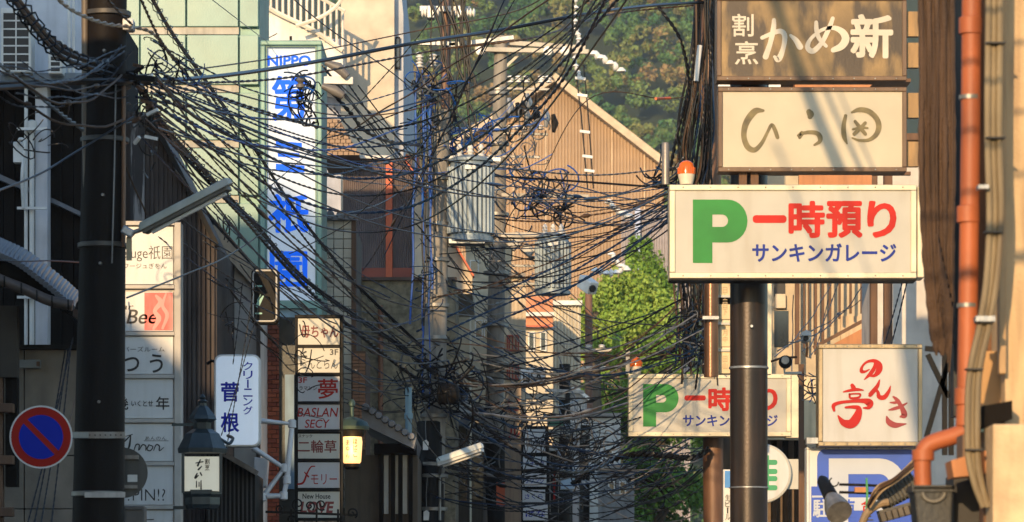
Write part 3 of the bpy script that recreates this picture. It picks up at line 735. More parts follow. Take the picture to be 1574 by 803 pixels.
# small tiled roof
o = thing('tiled_roof', 'small brown tiled pitched roof tucked behind the tower sign', 'roof', base(515, 72, 260))
mk('roof_deck', MB().prism([(494, 182), (522, 184), (552, 238), (494, 238)], 71, 3), mat('roof_brown', (.16, .11, .08), .8), o)
rt = mat('brown_tile', (.34, .23, .15), .7, var=.3)
s = S(71); mb = MB().box(0, 0, 0, 7.2 * s, .1, 5.4 * s); p0 = mk('roof_tile', mb, rt, None); fst = True
for j in range(9):
    for i in range(7):
        x = 495 + i * 8.4 + (4 if j % 2 else 0); y = 190 + j * 6.2
        if x + 8 < 523 + (y - 184) * .55:
            c = p0 if fst else p0.copy()
            if not fst: col.objects.link(c)
            fst = False; c.parent = o; p = W(x, y, 71); c.location = (p[0] - o.location[0], p[1] - .1 - .03 * j * 0 - o.location[1], p[2] - o.location[2])
# --- grey corrugated block with orange post
Y = 72
o = thing('grey_clad_building', 'grey brown ribbed clad building with a bright orange-red vertical post', 'building', base(590, Y))
clad = mat('grey_clad', (.16, .13, .13), .55, dirt=.3, dcol=(.26, .2, .16), streak=8)
mk('ribbed_wall', MB().corr(528, 634, lambda x: 244, lambda x: 436, Y, 3.2, .03, 'sin'), clad, o)
mk('body', MB().pb(527, 246, 634, 1000, Y + .1, 3.5), clad, o)
mk('parapet', MB().pb(526, 239, 600, 244, Y - .1, .5), white_paint, o, bevel=.01)
orange = mat('orange_red', (.48, .085, .025), .5, dirt=.2, dcol=(.35, .08, .03))
mk('vertical_post', MB().pb(593, 249, 603, 428, Y - .12, .12), orange, o)
mk('base_band', MB().pb(540, 412, 634, 430, Y - .1, .1), mat('rust_red', (.22, .05, .03), .6), o)
# --- white gable with red trim
Y = 71.7
o = thing('white_gable_house', 'cream white gable wall with thin red roof edge behind the transformer pole', 'house', base(660, Y))
mk('wall', MB().prism([(637, 262), (642, 266), (712, 400), (726, 424), (726, 452), (637, 452)], Y, 5), mat('gable_cream', (.5, .42, .31), .7, dirt=.1), o)
mk('roof_edge', MB().beam(W(622, 244, Y - .15), W(728, 426, Y - .15), .5, .035), orange, o)
o = thing('red_window_house', 'yellow wall with a red framed dark dormer window above the white gable', 'house', base(625, 78))
mk('wall', MB().prism([(588, 226), (612, 234), (668, 242), (668, 1000), (600, 1000)], 78, 4), mat('yellow_wall', (.62, .42, .20), .7, dirt=.15), o)
mk('window', MB().prism([(610, 238), (642, 246), (642, 280), (614, 262)], 77.95, .1), glass_dark, o)
mk('window_frame', MB().tube([W(610, 237, 77.9), W(642, 245, 77.9), W(642, 281, 77.9)], .045, 5), orange, o)
for y in (262, 272, 284): mk('cornice', MB().pb(640, y, 670, y + 4, 77.9, .3), white_paint, o)
# --- rough mossy wall with brown pipe
Y = 66
o = thing('rough_wall', 'mossy rough-cast olive wall with a thin brown drainpipe', 'wall', base(620, Y))
mk('wall', MB().pb(546, 430, 700, 1000, Y, 4), mat('roughcast', (.24, .20, .13), .95, var=.5, scale=9, dirt=.4, dcol=(.08, .075, .05), streak=1, bump=1., bscale=18), o)
mk('drainpipe', MB().tube([W(585, 470, Y - .1), W(585, 560, Y - .1), W(585, 760, Y - .1)], .045, 8), mat('pipe_brown', (.24, .11, .06), .6), o, smooth=True)
mk('coping', MB().pb(544, 426, 702, 431, Y - .08, .3), mat('coping_brown', (.12, .08, .06), .8), o)
o = thing('brown_wall', 'narrow orange brown tiled wall strip behind the lit lantern', 'wall', base(550, 60))
mk('wall', MB().pb(541, 540, 562, 1000, 60.05, 2), brown_wood, o)
s = S(60); mb = MB().box(0, 0, 0, 9 * s, .05, 4.4 * s); p0 = mk('wall_tile', mb, mat('orange_tile', (.30, .14, .07), .7, var=.3), None); fst = True
for j in range(28):
    for i in range(2):
        c = p0 if fst else p0.copy()
        if not fst: col.objects.link(c)
        fst = False; c.parent = o; p = W(542 + i * 9.8 + (j % 2) * .6, 548 + j * 5.3, 60); c.location = (p[0] - o.location[0], p[1] - o.location[1], p[2] - o.location[2])
# --- lower machiya with small tiled roof
Y = 55
o = thing('dark_townhouse', 'dark wooden townhouse front under a small tiled roof sloping to the street', 'house', base(600, Y))
mk('wall', MB().pb(530, 700, 642, 1000, Y + .4, 4), mat('townhouse_wall', (.10, .075, .05), .85, dirt=.5), o)
mk('roof', MB().prism([(556, 622), (572, 628), (640, 672), (636, 690), (556, 652)], Y - .5, 3), roof_tile, o)
for i in range(8):
    x = 562 + i * 10; y = 626 + i * 6.4
    mk('eave_tile', MB().lathe(W(x, y, Y - .55), [(.045, -.02), (.055, 0), (.055, .6)], 8, 'y'), roof_tile, o, smooth=True)
for x in (583, 601, 612, 628): mk('post', MB().pb(x, 690, x + 6, 960, Y + .2, .15), dark_wood, o)
for x in (590, 607, 619): mk('window', MB().pb(x, 700, x + 7, 790, Y + .35, .04), mat('pale_pane', (.35, .38, .38), .3), o)
mk('lintel', MB().pb(575, 682, 640, 698, Y + .1, .3), dark_wood, o)
o = thing('downspout', 'pale blue-green downspout between the townhouse and the transformer pole', 'pipe', base(628, 56))
mk('pipe', MB().tube([W(628, 596, 56.2), W(628, 700, 56.2), W(628, 900, 56.2)], .05, 10), mat('pipe_teal', (.18, .28, .32), .5, dirt=.3), o, smooth=True)
for y in (640, 700, 757): mk('pipe_joint', MB().lathe(W(628, y, 56.2), [(.05, -.05), (.065, -.04), (.065, .04), (.05, .05)], 10), MATS['pipe_teal'], o, smooth=True)

# ================================================================== MIDDLE: SHOPFRONTS AT THE END OF THE STREET
def facade(label, r, Y, m, wins=(), extra=None, name='shop_building', cat='building', depth=4):
    o = thing(name, label, cat, base((r[0] + r[2]) / 2, Y))
    mk('wall', MB().pb(r[0], r[1], r[2], 1000, Y, depth), m, o)
    mk('roof', MB().pb(r[0] - 2, r[1] - 5, r[2] + 2, r[1], Y - .2, depth + .2), mat('flat_roof', (.2, .18, .16), .7), o)
    if r[3] > 900 and name == 'shop_building' and r[1] < 600:  # dark front added, its colour standing in for shade low in the street
        mk('shade_front', MB().pb(r[0] + .5, 655, r[2] - .5, 1000, Y - .12, .1), mat('shade_front_dark', (.035, .028, .022), .6, dirt=.5, dcol=(.09, .07, .05)), o)
        mk('shop_awning', MB().pb(r[0], 645, r[2], 654, Y - .5, .5), mat('awning_slate', (.10, .11, .13), .6, dirt=.4), o)
        for q in range(2):
            a_ = (r[0] + 3 + q * (r[2] - r[0]) * .5, 690, r[0] + (q + .8) * (r[2] - r[0]) * .5, 770)
            f = mk('shop_window', MB().frame(*a_, Y - .17, .06, 1.4), brown_wood, o); mk('pane', MB().pb(a_[0] + 1.2, a_[1] + 1.2, a_[2] - 1.2, a_[3] - 1.2, Y - .14, .03), glass_dark, f)
    for a in wins:
        f = mk('window', MB().frame(*a, Y - .04, .06, 1.6), white_paint if len(a) == 4 else black_paint, o)
        mk('pane', MB().pb(a[0] + 1.4, a[1] + 1.4, a[2] - 1.4, a[3] - 1.4, Y - .01, .03), glass_dark, f)
    return o
tan_w = mat('tan_wall', (.50, .40, .28), .7, dirt=.25, dcol=(.25, .2, .14)); pale_w = mat('pale_wall', (.46, .39, .28), .75, dirt=.2, dcol=(.4, .3, .2))
o = facade('cream shop building with a dark green awning box beside the transformer pole', (676, 430, 722, 960), 80, pale_w, [(690, 500, 702, 540), (706, 640, 718, 670)])
mk('awning', MB().pb(672, 424, 720, 455, 79, 1), mat('awning_green', (.03, .045, .03), .6), o, bevel=.02)
mk('door', MB().pb(692, 748, 722, 960, 79.9, .1), black_paint, o)
mk('sign_band', MB().pb(683, 600, 722, 640, 79.9, .1), mat('band_grey', (.35, .35, .36), .6), o)
facade('yellow stuccoed building with one small shuttered window behind the second concrete pole', (716, 372, 786, 960), 88, pale_w, [(730, 492, 742, 520), (744, 492, 752, 520), (722, 400, 736, 420)])
o = facade('tan boarded building with red framed shutters beyond the second concrete pole', (770, 425, 806, 960), 84, tan_w)
for a in ((779, 515, 798, 540), (779, 560, 798, 584)):
    f = mk('window', MB().frame(*a, 83.9, .08, 2), mat('red_frame', (.3, .04, .02), .6), o)
    for i in range(3): mk('shutter_bar', MB().pb(a[0] + 3 + i * 5, a[1] + 2, a[0] + 5 + i * 5, a[3] - 2, 83.93, .04), MATS['red_frame'], f)
x = 772
while x < 804: mk('wall_board', MB().pb(x, 430, x + 5.4, 700, 83.97, .03), tan_w, o); x += 6.2
o = thing('pillar_sign', 'tall brown pillar sign with maroon characters down the street', 'sign', base(788, 70))
mk('casing', MB().pb(776, 590, 801, 960, 70, .5), mat('pillar_brown', (.30, .22, .15), .6, dirt=.4, scale=1), o)
text('ル', (781, 656, 799, 674), 70, ink_red, o, bold=.03); text('ビ', (781, 612, 799, 632), 70, ink_maroon, o, bold=.03)
mk('side_board', MB().pb(763, 742, 776, 778, 69.9, .2), orange, o)
o = thing('far_roof_house', 'orange red plastered house with a white cornice behind the hanging second transformer', 'house', base(825, 105))
mk('wall', MB().pb(806, 456, 850, 503, 105, 4), mat('salmon_wall', (.50, .20, .10), .7, dirt=.2), o); mk('lower_wall', MB().pb(806, 503.2, 850, 1000, 105, 4), pale_w, o)
mk('cornice', MB().pb(804, 480, 852, 486, 104.8, .3), white_paint, o); mk('gutter', MB().pb(804, 500, 848, 503, 104.7, .3), orange, o)
for a in ((812, 510, 822, 540), (830, 510, 840, 540)):
    f = mk('window', MB().frame(*a, 104.9, .1, 1.6), white_paint, o); mk('pane', MB().pb(a[0] + 1.5, a[1] + 1.5, a[2] - 1.5, a[3] - 1.5, 104.96, .03), glass_dark, f)
o = thing('ribbed_block', 'beige ribbed metal block wall standing before the green tree', 'building', base(872, 110))
mk('ribbed_wall', MB().corr(848, 893, lambda x: 468, lambda x: 960, 110, 5, .06), mat('ribbed_beige', (.50, .44, .33), .6, dirt=.2), o)
mk('parapet', MB().pb(846, 462, 895, 469, 109.8, 3), white_paint, o)
o = thing('grey_gable_house', 'small grey ribbed gable front low among the tangled wires', 'house', base(884, 100))
mk('wall', MB().prism([(866, 612), (884, 598), (902, 612), (902, 1000), (866, 1000)], 100, 4), mat('grey_ribs', (.28, .29, .30), .6, dirt=.3), o)
for i in range(8): mk('wall_rib', MB().pb(868 + i * 4.2, 616, 869.6 + i * 4.2, 700, 99.95, .05), zinc, o)
mk('roof_edge', MB().beam(W(862, 614, 99.9), W(884, 596, 99.9), .2, .08), white_paint, o); mk('roof_edge', MB().beam(W(884, 596, 99.9), W(906, 614, 99.9), .2, .08), white_paint, o)
o = facade('white flat roofed house with sunlit parapet beside the lower parking sign', (902, 640, 954, 960), 104, white_plaster, [(910, 690, 922, 706), (930, 690, 942, 706)])
# stacks of shaded white sign panels
vs = [(805, 660, 838, 696, 'Lazy Jazz', 74), (804, 702, 840, 722, 'スナック', 74), (803, 728, 840, 748, 'ラウンジ', 74), (803, 753, 838, 772, 'さくら', 74), (804, 776, 842, 800, 'はな', 74)]
o = thing('stacked_shop_sign', 'stack of five white shop name panels in the shade below the pillar sign lettering', 'sign', base(820, 74))
mk('casing', MB().pb(801, 655, 843, 960, 74.05, .3), black_paint, o)
pale_shade = mat('panel_pale', (.66, .68, .70), .4, var=.08, bump=0)
for x0, y0, x1, y1, t_, Yq in vs:
    mk('sign_panel', MB().pb(x0, y0, x1, y1, 74, .05), pale_shade, o)
    text(t_, (x0 + 4, y0 + (y1 - y0) * .35, x1 - 4, y1 - 5), 74, ink_black if len(t_) > 4 else ink_blue, o)
for k, (r, lab, m, t_, tm) in enumerate([
    ((800, 566, 838, 592), 'white hanging shop sign under the bundled wires near the pillar sign', pale_shade, 'LISA', ink_black),
    ((808, 606, 868, 613), 'long cream fluorescent signboard edge catching sun below the bundled wires', creamy, None, None),
    ((828, 661, 906, 668), 'long sunlit cream board stretching above the stacked shop panels', creamy, None, None),
    ((842, 640, 866, 655), 'little green shop awning sign among the wires', mat('awning_mid', (.05, .16, .10), .5), None, None),
    ((846, 700, 858, 790), 'thin dark vertical sign beside the stacked white panels', black_paint, 'バー', ink_red),
    ((862, 735, 884, 752), 'small pale blue signboard low among the tangled wires', mat('board_blue', (.35, .45, .55), .5), None, None),
    ((905, 700, 928, 720), 'small white signboard under the lower green tree', pale_shade, '夢', ink_black),
    ((740, 700, 776, 738), 'plain bluish board hanging behind the dark lower pole', mat('board_lilac', (.42, .44, .52), .5), None, None),
    ((722, 775, 776, 830), 'grey green shop board with a black letter at the foot of the second pole', mat('board_sage', (.34, .38, .34), .5), 'RE', ink_black)]):
    Yq = 72 + 2.5 * k
    o = thing('shop_sign', lab, 'sign', base((r[0] + r[2]) / 2, Yq, r[3]))
    mk('panel', MB().pb(*r, Yq, .15), m, o, bevel=.01)
    mk('edge', MB().frame(r[0] - 1, r[1] - 1, r[2] + 1, r[3] + 1, Yq - .01, .18, 1.2), steel_grey, o)
    if t_: text(t_, (r[0] + 4, r[1] + (r[3] - r[1]) * .25, r[2] - 4, r[3] - (r[3] - r[1]) * .2), Yq, tm, o, vert=(r[3] - r[1]) > 60)
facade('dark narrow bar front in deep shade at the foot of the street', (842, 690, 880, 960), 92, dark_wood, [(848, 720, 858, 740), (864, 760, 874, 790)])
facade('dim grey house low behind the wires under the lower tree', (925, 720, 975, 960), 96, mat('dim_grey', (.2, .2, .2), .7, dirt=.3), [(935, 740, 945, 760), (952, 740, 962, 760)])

# ================================================================== UTILITY POLES
def pole(label, pts, r0, r1, m, name='utility_pole', n=20):
    p0 = W(*pts[0]); p1 = W(*pts[1])
    o = thing(name, label, 'utility pole', (p1[0], p1[1], 0))
    bx = p1[0] + (p1[0] - p0[0]) * (p1[2]) / (p0[2] - p1[2])
    mk('pole_shaft', MB().tube([(bx, p1[1], 0), p1, tuple((a + b) / 2 for a, b in zip(p0, p1)), p0], r0, n, [r0, r0, (r0 + r1) / 2, r1]), m, o, smooth=True)
    return o
def band(o, px, py, Y, r_, h, m=steel_grey, name='steel_band', n=20):
    p = W(px, py, Y); return mk(name, MB().lathe(p, [(r_, -h / 2), (r_ + .012, -h / 2 + .005), (r_ + .012, h / 2 - .005), (r_, h / 2)], n), m, o, smooth=True)
# big dark pole
Yp = 36
dark_conc = mat('dark_concrete', (.009, .0065, .005), .6, spec=.1, dirt=.5, dcol=(.007, .006, .005), streak=5, bump=.3, scale=1.2)  # near-black base also stands in for deep shade on the pole
A_pole = pole('thick dark pole with bands, lamp and no-parking sign before the white signboard pillar', ((165, -80, Yp), (151, 803, Yp)), .25, .19, dark_conc)
mk('cable_guard', MB().tube([W(130, -80, Yp - .1), W(131, 200, Yp - .1), W(135, 378, Yp - .1)], .033, 10), mat('guard_brown', (.12, .09, .06), .5, dirt=.4), A_pole, smooth=True)
mk('cable_guard', MB().tube([W(190, 130, Yp - .12), W(190, 300, Yp - .12), W(189, 380, Yp - .12)], .02, 8), mat('edge_highlight', (.18, .09, .045), .5, dirt=.4), A_pole, smooth=True)  # second tube paints the orange highlight along the pole's edge
mk('thin_conduit', MB().tube([W(178, 120, Yp - .2), W(176, 250, Yp - .22), W(172, 405, Yp - .22)], .008, 6), cable_grey, A_pole, smooth=True)
for x, y, h in ((158, 378, .05), (161, 216, .05), (152, 672, .045), (151, 760, .05), (164, 130, .07), (165, 22, .05)):
    band(A_pole, x, y, Yp, .215 + (y / 803) * .035, h, steel_grey if y > 500 else mat('band_dark', (.06, .055, .05), .5, .3))
for x, y in ((160, 78), (154, 405), (152, 618), (158, 300)): mk('pole_bolt', MB().lathe(W(x, y, Yp - .24), [(.012, -.02), (.018, 0), (.018, .03)], 8, 'y'), steel_grey, A_pole)
mk('bracket_strap', MB().pb(108, 664, 192, 674, Yp - .275, .02), steel_grey, A_pole)
for i in range(9): mk('strap_hole', MB().lathe(W(122 + i * 8, 669, Yp - .279), [(.008, 0), (.008, .01)], 8, 'y'), ink_black, A_pole)
mk('bracket_strap', MB().pb(130, 757, 192, 765, Yp - .275, .02), zinc, A_pole)
mk('insulator_block', MB().pb(185, 28, 205, 46, Yp - .1, .2), white_paint, A_pole, bevel=.02)
mk('cleat', MB().beam(W(172, 118, Yp - .1), W(240, 122, Yp - .3), .05, .05), black_paint, A_pole)
for i in range(12):
    p = W(205 + rnd.uniform(-4, 22), 100 + i * 11, Yp - .1); mk('cable_clip', MB().beam(p, (p[0] + rnd.uniform(.04, .12), p[1] - .05, p[2] + rnd.uniform(-.06, .06)), .03, .03), rnd.choice([white_paint, brown_wood, black_paint]), A_pole)
# no parking sign
def dcirc(cx, cy, r_, n=40): return [(cx + r_ * math.cos(2 * math.pi * i / n), cy + r_ * math.sin(2 * math.pi * i / n)) for i in range(n)]
Yk = 35.3
o = thing('no_parking_sign', 'round no parking sign, blue disc with red ring and diagonal bar', 'traffic sign', base(63, Yk, 720))
mk('plate', MB().prism(dcirc(63, 672, 48.5), Yk, .01), white_paint, o)
mk('red_ring', MB().prism(dcirc(63, 672, 46), Yk - .003, .003), mat('sign_red', (.30, .014, .008), .5, spec=.1, var=.1, bump=0), o)
mk('blue_disc', MB().prism(dcirc(63, 672, 34), Yk - .006, .003), mat('sign_blue', (.006, .02, .30), .5, spec=.1, var=.1, bump=0), o)
a = math.radians(45); L_ = 34.5; t_ = 4.3; cx, cy = 63, 672
mk('red_bar', MB().prism([(cx + sx * L_ * .707 + sy * t_ * .707, cy + sx * L_ * .707 - sy * t_ * .707) for sx, sy in ((-1, -1), (-1, 1), (1, 1), (1, -1))], Yk - .009, .003), MATS['sign_red'], o)
mk('sign_arm', MB().beam(W(100, 669, Yk + .05), W(135, 669, Yk + .25), .02, .05), steel_grey, o)
# round mirror back and control box on the other side
o = thing('round_sign', 'dull grey back of a round traffic sign peeping out behind the dark pole', 'traffic sign', base(190, 36.6, 775))
mk('plate', MB().prism(dcirc(188, 727, 39), 36.5, .015), mat('sign_back', (.085, .08, .07), .6, .2, dirt=.4), o)
mk('back_rail', MB().pb(190, 700, 213, 706, 36.46, .03), steel_grey, o); mk('back_rail', MB().pb(190, 746, 211, 751, 36.46, .03), steel_grey, o)
mk('sticker', MB().pb(196, 730, 211, 741, 36.49, .008), white_paint, o)
o = thing('control_box', 'grey steel control box strapped low on the dark pole', 'box', base(205, 36.3))
mk('casing', MB().pb(189, 778, 222, 850, 36.2, .25), mat('box_dark', (.09, .085, .08), .5, .2, dirt=.3), o, bevel=.01); mk('door_seam', MB().pb(193, 783, 218, 784.5, 36.19, .02), ink_black, o)
# fluorescent street lamps
def streetlamp(label, a, b, Y, w_, mats, arm, group=None):
    A, B = Vector(W(*a, Y)), Vector(W(*b, Y - .3)); t = (B - A).normalized(); n = Vector((0, 1, 0)); u = t.cross(n).normalized()
    if u.z < 0: u = -u
    o = thing('street_lamp', label, 'street lamp', tuple(A)); L = (B - A).length; s = w_
    vs = []; prof = [(-.5, 0), (-.36, .32), (-.15, .45), (.15, .45), (.36, .32), (.5, 0)]
    for i, q in enumerate((0, .03, .96, 1.0)):
        k = (.6, 1, 1, .55)[i]
        for x, y in prof: vs.append(A + t * L * q + n * x * s * k + u * y * s * k)
    m_ = len(prof); fs = [tuple(range(m_)), tuple(reversed([3 * m_ + i for i in range(m_)]))]
    for i in range(3):
        for k in range(m_): q = (k + 1) % m_; fs.append((i * m_ + k, i * m_ + q, (i + 1) * m_ + q, (i + 1) * m_ + k))
    mk('lamp_hood', MB().add(vs, fs), mats[0], o, smooth=True, bevel=0)
    mk('lens', MB().add(MB().beam(A + t * L * .03 - u * .12 * s, A + t * L * .95 - u * .12 * s, s * .72, s * .3).v, MB().beam(A, B, 1, 1).f), mats[1], o, bevel=.01)
    mk('tube_lamp', MB().tube([A + t * L * .1 - u * .34 * s, A + t * L * .5 - u * .34 * s, A + t * L * .9 - u * .34 * s], .02, 8), white_paint, o, smooth=True)
    mk('lamp_arm', MB().tube([W(*q) for q in arm], .022, 8), steel_grey, o, smooth=True)
    return o
o = streetlamp('old grey fluorescent street lamp reaching out from the dark pole over the signboard pillar', (216, 356), (358, 282), 35.7, .17,
           (mat('lamp_hood_grey', (.36, .35, .30), .5, dirt=.5, dcol=(.18, .18, .10), streak=3), mat('lens_dirty', (.12, .11, .09), .5, dirt=.5)), ((197, 380, 35.9), (198, 366, 35.8), (206, 357, 35.7), (222, 352, 35.7)))
mk('ballast_box', MB().beam(W(188, 352, 35.7), W(205, 361, 35.7), .08, .08), zinc, o, bevel=.015); mk('wall_clamp', MB().pb(194, 365, 202, 400, 35.7, .05), mat('clamp_tan', (.25, .2, .12), .6), o)
streetlamp('clean white street lamp low between the two dark pole bases', (672, 713), (744, 688), 56.6, .20, (mat('lamp_white', (.62, .64, .58), .4, dirt=.2), mat('lens_white', (.55, .56, .55), .35)), ((676, 800, 57.8), (676, 730, 57.8), (678, 716, 57.2), (688, 708, 56.8)))

def transformer(label, r, Y, band_side=1, ribs=11, rot=0.):
    x0, y0, x1, y1 = r; o = thing('pole_transformer', label, 'transformer', base((x0 + x1) / 2, Y, y1))
    tm = mat('transformer_grey', (.17, .22, .26), .45, .2, dirt=.3, dcol=(.2, .2, .2), streak=8)
    c = W((x0 + x1) / 2, y1, Y); s = S(Y); R_ = (x1 - x0) / 2 * s; H = (y1 - y0) * s
    mk('tank', MB().lathe(c, [(R_ * .8, 0), (R_ * .86, .02), (R_ * .86, H * .92), (R_ * .8, H)], 28), tm, o, smooth=True)
    n = ribs * 2 + 4
    for i in range(n):
        a = 2 * math.pi * i / n; ca, sa = math.cos(a), math.sin(a)
        b = MB().beam((c[0] + ca * R_ * .93, c[1] + sa * R_ * .93, c[2] + H * .06), (c[0] + ca * R_ * .93, c[1] + sa * R_ * .93, c[2] + H * .90), .055, .055)
        mk('cooling_fin', b, tm, o, smooth=False, bevel=.01)
    mk('lid', MB().lathe((c[0], c[1], c[2] + H), [(R_ * .95, -.04), (R_ * .95, 0), (R_ * .5, .06), (R_ * .1, .08)], 28), tm, o, smooth=True)
    mk('base_ring', MB().lathe(c, [(R_ * .8, -.05), (R_ * .95, -.04), (R_ * .95, .03), (R_ * .8, .04)], 28), tm, o, smooth=True)
    for dx in (-.45, 0, .45):
        mk('bushing', MB().lathe((c[0] + dx * R_, c[1] - .1, c[2] + H + .03), [(.05, 0), (.06, .03), (.035, .05), (.06, .08), (.035, .11), (.05, .14), (.02, .2)], 10), white_paint, o, smooth=True)
    mk('hanger_lug', MB().pb((x0 + x1) / 2 - 8, y0 + 8, (x0 + x1) / 2 + 8, y0 + 14, Y - R_ - .03, .05), zinc, o)
    return o
# central pole with upper steel extension
B_pole = pole('concrete pole carrying the big ribbed transformer and a brown steel extension', ((676, 170, 58), (664, 803, 58)), .19, .155, concrete_pole)
mk('steel_extension', MB().tube([W(683, 180, 58), W(684, 60, 58), W(686, -90, 58)], .06, 10), mat('rust_steel', (.22, .13, .09), .6, .3, dirt=.5), B_pole, smooth=True)
mk('steel_extension', MB().tube([W(690, 170, 58.1), W(690, 60, 58.1), W(691, -90, 58.1)], .03, 8), MATS['rust_steel'], B_pole, smooth=True)
mk('pole_sleeve', MB().lathe(W(662, 648, 58), [(.215, -4.4), (.215, -.02), (.20, 0)], 20), black_paint, B_pole, smooth=True)
for y in (275, 345, 400, 470, 520, 610, 640, 714, 732, 783): band(B_pole, 664 + (803 - y) * .0165, y, 58, .20 if y < 645 else .225, .06, steel_grey)
def insul(o, x, y, Y, r_=.06, n=3, m=None, axis='z', h=.05):
    prof = []
    for i in range(n): prof += [(r_ * .45, i * h), (r_, i * h + h * .35), (r_, i * h + h * .6), (r_ * .45, i * h + h * .95)]
    return mk('insulator', MB().lathe(W(x, y, Y), prof, 12, axis), m or mat('porcelain', (.72, .70, .66), .2, bump=0), o, smooth=True)
def crossarm(o, x0, y0, x1, y1, Y, th=.09, m=None): return mk('crossarm', MB().beam(W(x0, y0, Y), W(x1, y1, Y), th, th), m or zinc, o, bevel=.006)
crossarm(B_pole, 645, 14, 724, 15, 57.9)
for x in (647, 661, 693, 716): insul(B_pole, x, 20, 57.75, .07, 3, None, 'x')
for x in (656, 703): mk('switch_box', MB().pb(x, 8, x + 12, 28, 57.6, .25), zinc, B_pole, bevel=.015)
crossarm(B_pole, 640, 66, 700, 68, 57.9, .07)
for x, y in ((645, 95), (645, 105), (666, 98), (667, 104)): insul(B_pole, x, y, 57.7, .06, 3)
crossarm(B_pole, 652, 240, 770, 246, 58, .07); crossarm(B_pole, 655, 378, 760, 372, 58.1, .07)
crossarm(B_pole, 690, 70, 790, 58, 57.9, .07)
T1 = transformer('big ribbed grey pole transformer hanging beside the nearer concrete pole', (686, 246, 760, 368), 58, ribs=12)
mk('mounting_plate', MB().pb(690, 366, 745, 374, 57.8, .5), zinc, T1)
o = thing('cable_closure', 'black drum shaped cable closure strapped to the transformer pole', 'cable closure', base(685, 57.3, 625))
mk('drum', MB().lathe(W(672, 606, 57.2), [(.10, 0), (.16, .03), (.16, .28), (.13, .32), (.06, .34)], 14, 'x'), black_paint, o, smooth=True)
for i in range(3): mk('drum_rib', MB().lathe(W(674 + i * 8, 606, 57.2), [(.17, 0), (.175, .01), (.175, .03), (.17, .04)], 14, 'x'), black_paint, o, smooth=True)
for x, y in ((654, 684), (655, 792)):
    o = thing('cable_tag', 'white paper tag hanging %s on the transformer pole' % ('half way down' if y < 700 else 'at the foot of a thin white cord'), 'tag', base(x, 57.5, y))
    mk('tag_plate', MB().prism([(x - 4, y - 5), (x + 1, y - 8), (x + 5, y - 4), (x + 4, y + 8), (x - 4, y + 8)], 57.5, .01), white_paint, o)
    mk('tag_cord', MB().tube([W(x + 1, y - 8, 57.5), W(x, y - 30, 57.5), W(x + 2, y - 60, 57.5)], .006, 5), cable_grey, o)
# second pole
C_pole = pole('pale concrete pole with long white crossarm and the smaller transformer further down the street', ((770, 56, 75), (757, 803, 75)), .20, .13, concrete_pole)
mk('pole_sleeve', MB().lathe(W(761, 675, 75), [(.23, -5.6), (.23, -.02), (.21, 0)], 20), black_paint, C_pole, smooth=True)
for y in (78, 138, 144, 200, 222, 330, 420, 500, 560): band(C_pole, 769 - (y) * .0155, y, 75, .175 + y / 6000, .07, steel_grey)
white_arm = mat('arm_white', (.42, .38, .31), .5, dirt=.2)
crossarm(C_pole, 730, 76, 905, 80, 74.8, .09, white_arm); crossarm(C_pole, 745, 64, 900, 74, 75.2, .09, white_arm)
for x in (738, 842, 868): insul(C_pole, x, 78, 74.6, .09, 2, None, 'y')
mk('brace', MB().beam(W(770, 110, 75), W(800, 82, 75), .05, .05), white_arm, C_pole)
for y, x0, x1 in ((136, 772, 846), (205, 772, 842), (240, 750, 830), (300, 762, 905), (435, 740, 830), (408, 757, 850)):
    crossarm(C_pole, x0, y, x1, y + 2, 74.9, .05 if y != 300 else .07, steel_grey if y != 300 else white_arm)
for x in (785, 797, 809, 832, 843): insul(C_pole, x, 128, 74.8, .07, 3)
for x in (783, 795, 806, 818, 830): insul(C_pole, x, 200, 74.8, .08, 2)
for i, (x, y) in enumerate(((782, 165), (795, 172), (810, 158), (822, 178), (838, 182), (850, 190), (808, 180))):
    mk('cutout_fuse', MB().tube([W(x, y - 14, 74.6), W(x + 3, y, 74.6), W(x + 1, y + 14, 74.6)], .06, 8, [.04, .075, .03]), black_paint if i % 2 else zinc, C_pole, smooth=True)
for x, y in ((788, 375), (797, 368), (812, 385)): mk('switch_box', MB().beam(W(x - 8, y - 6, 74.7), W(x + 7, y + 6, 74.7), .2, .2), steel_grey, C_pole, bevel=.02)
T2 = transformer('smaller ribbed grey transformer hung on the far pale concrete pole', (822, 364, 878, 450), 72, ribs=10)
crossarm(C_pole, 770, 362, 870, 360, 73.5, .09, white_arm)
# distant poles
D_pole = pole('thin reddish distant pole in front of the bright tree', ((905, 450, 112), (905, 803, 112)), .13, .11, mat('red_pole', (.14, .07, .045), .7))
crossarm(D_pole, 885, 540, 940, 538, 111.9, .1, white_arm); crossarm(D_pole, 888, 566, 935, 566, 111.9, .1)
for x in (890, 905, 925): insul(D_pole, x, 535, 111.8, .1, 2)
E_pole = pole('dark far pole wrapped in wires low in the middle of the street', ((868, 560, 90), (868, 803, 90)), .16, .13, black_paint)
F_pole = pole('slim dark far pole among the shaded wires under the lower tree', ((900, 640, 98), (898, 803, 98)), .14, .12, black_paint)
for P_, x in ((E_pole, 868), (F_pole, 899)):
    YY = 90 if x == 868 else 98
    for y in (600, 640, 690): crossarm(P_, x - 30, y + (x == 899) * 50, x + 30, y + 3 + (x == 899) * 50, YY - .1, .08)
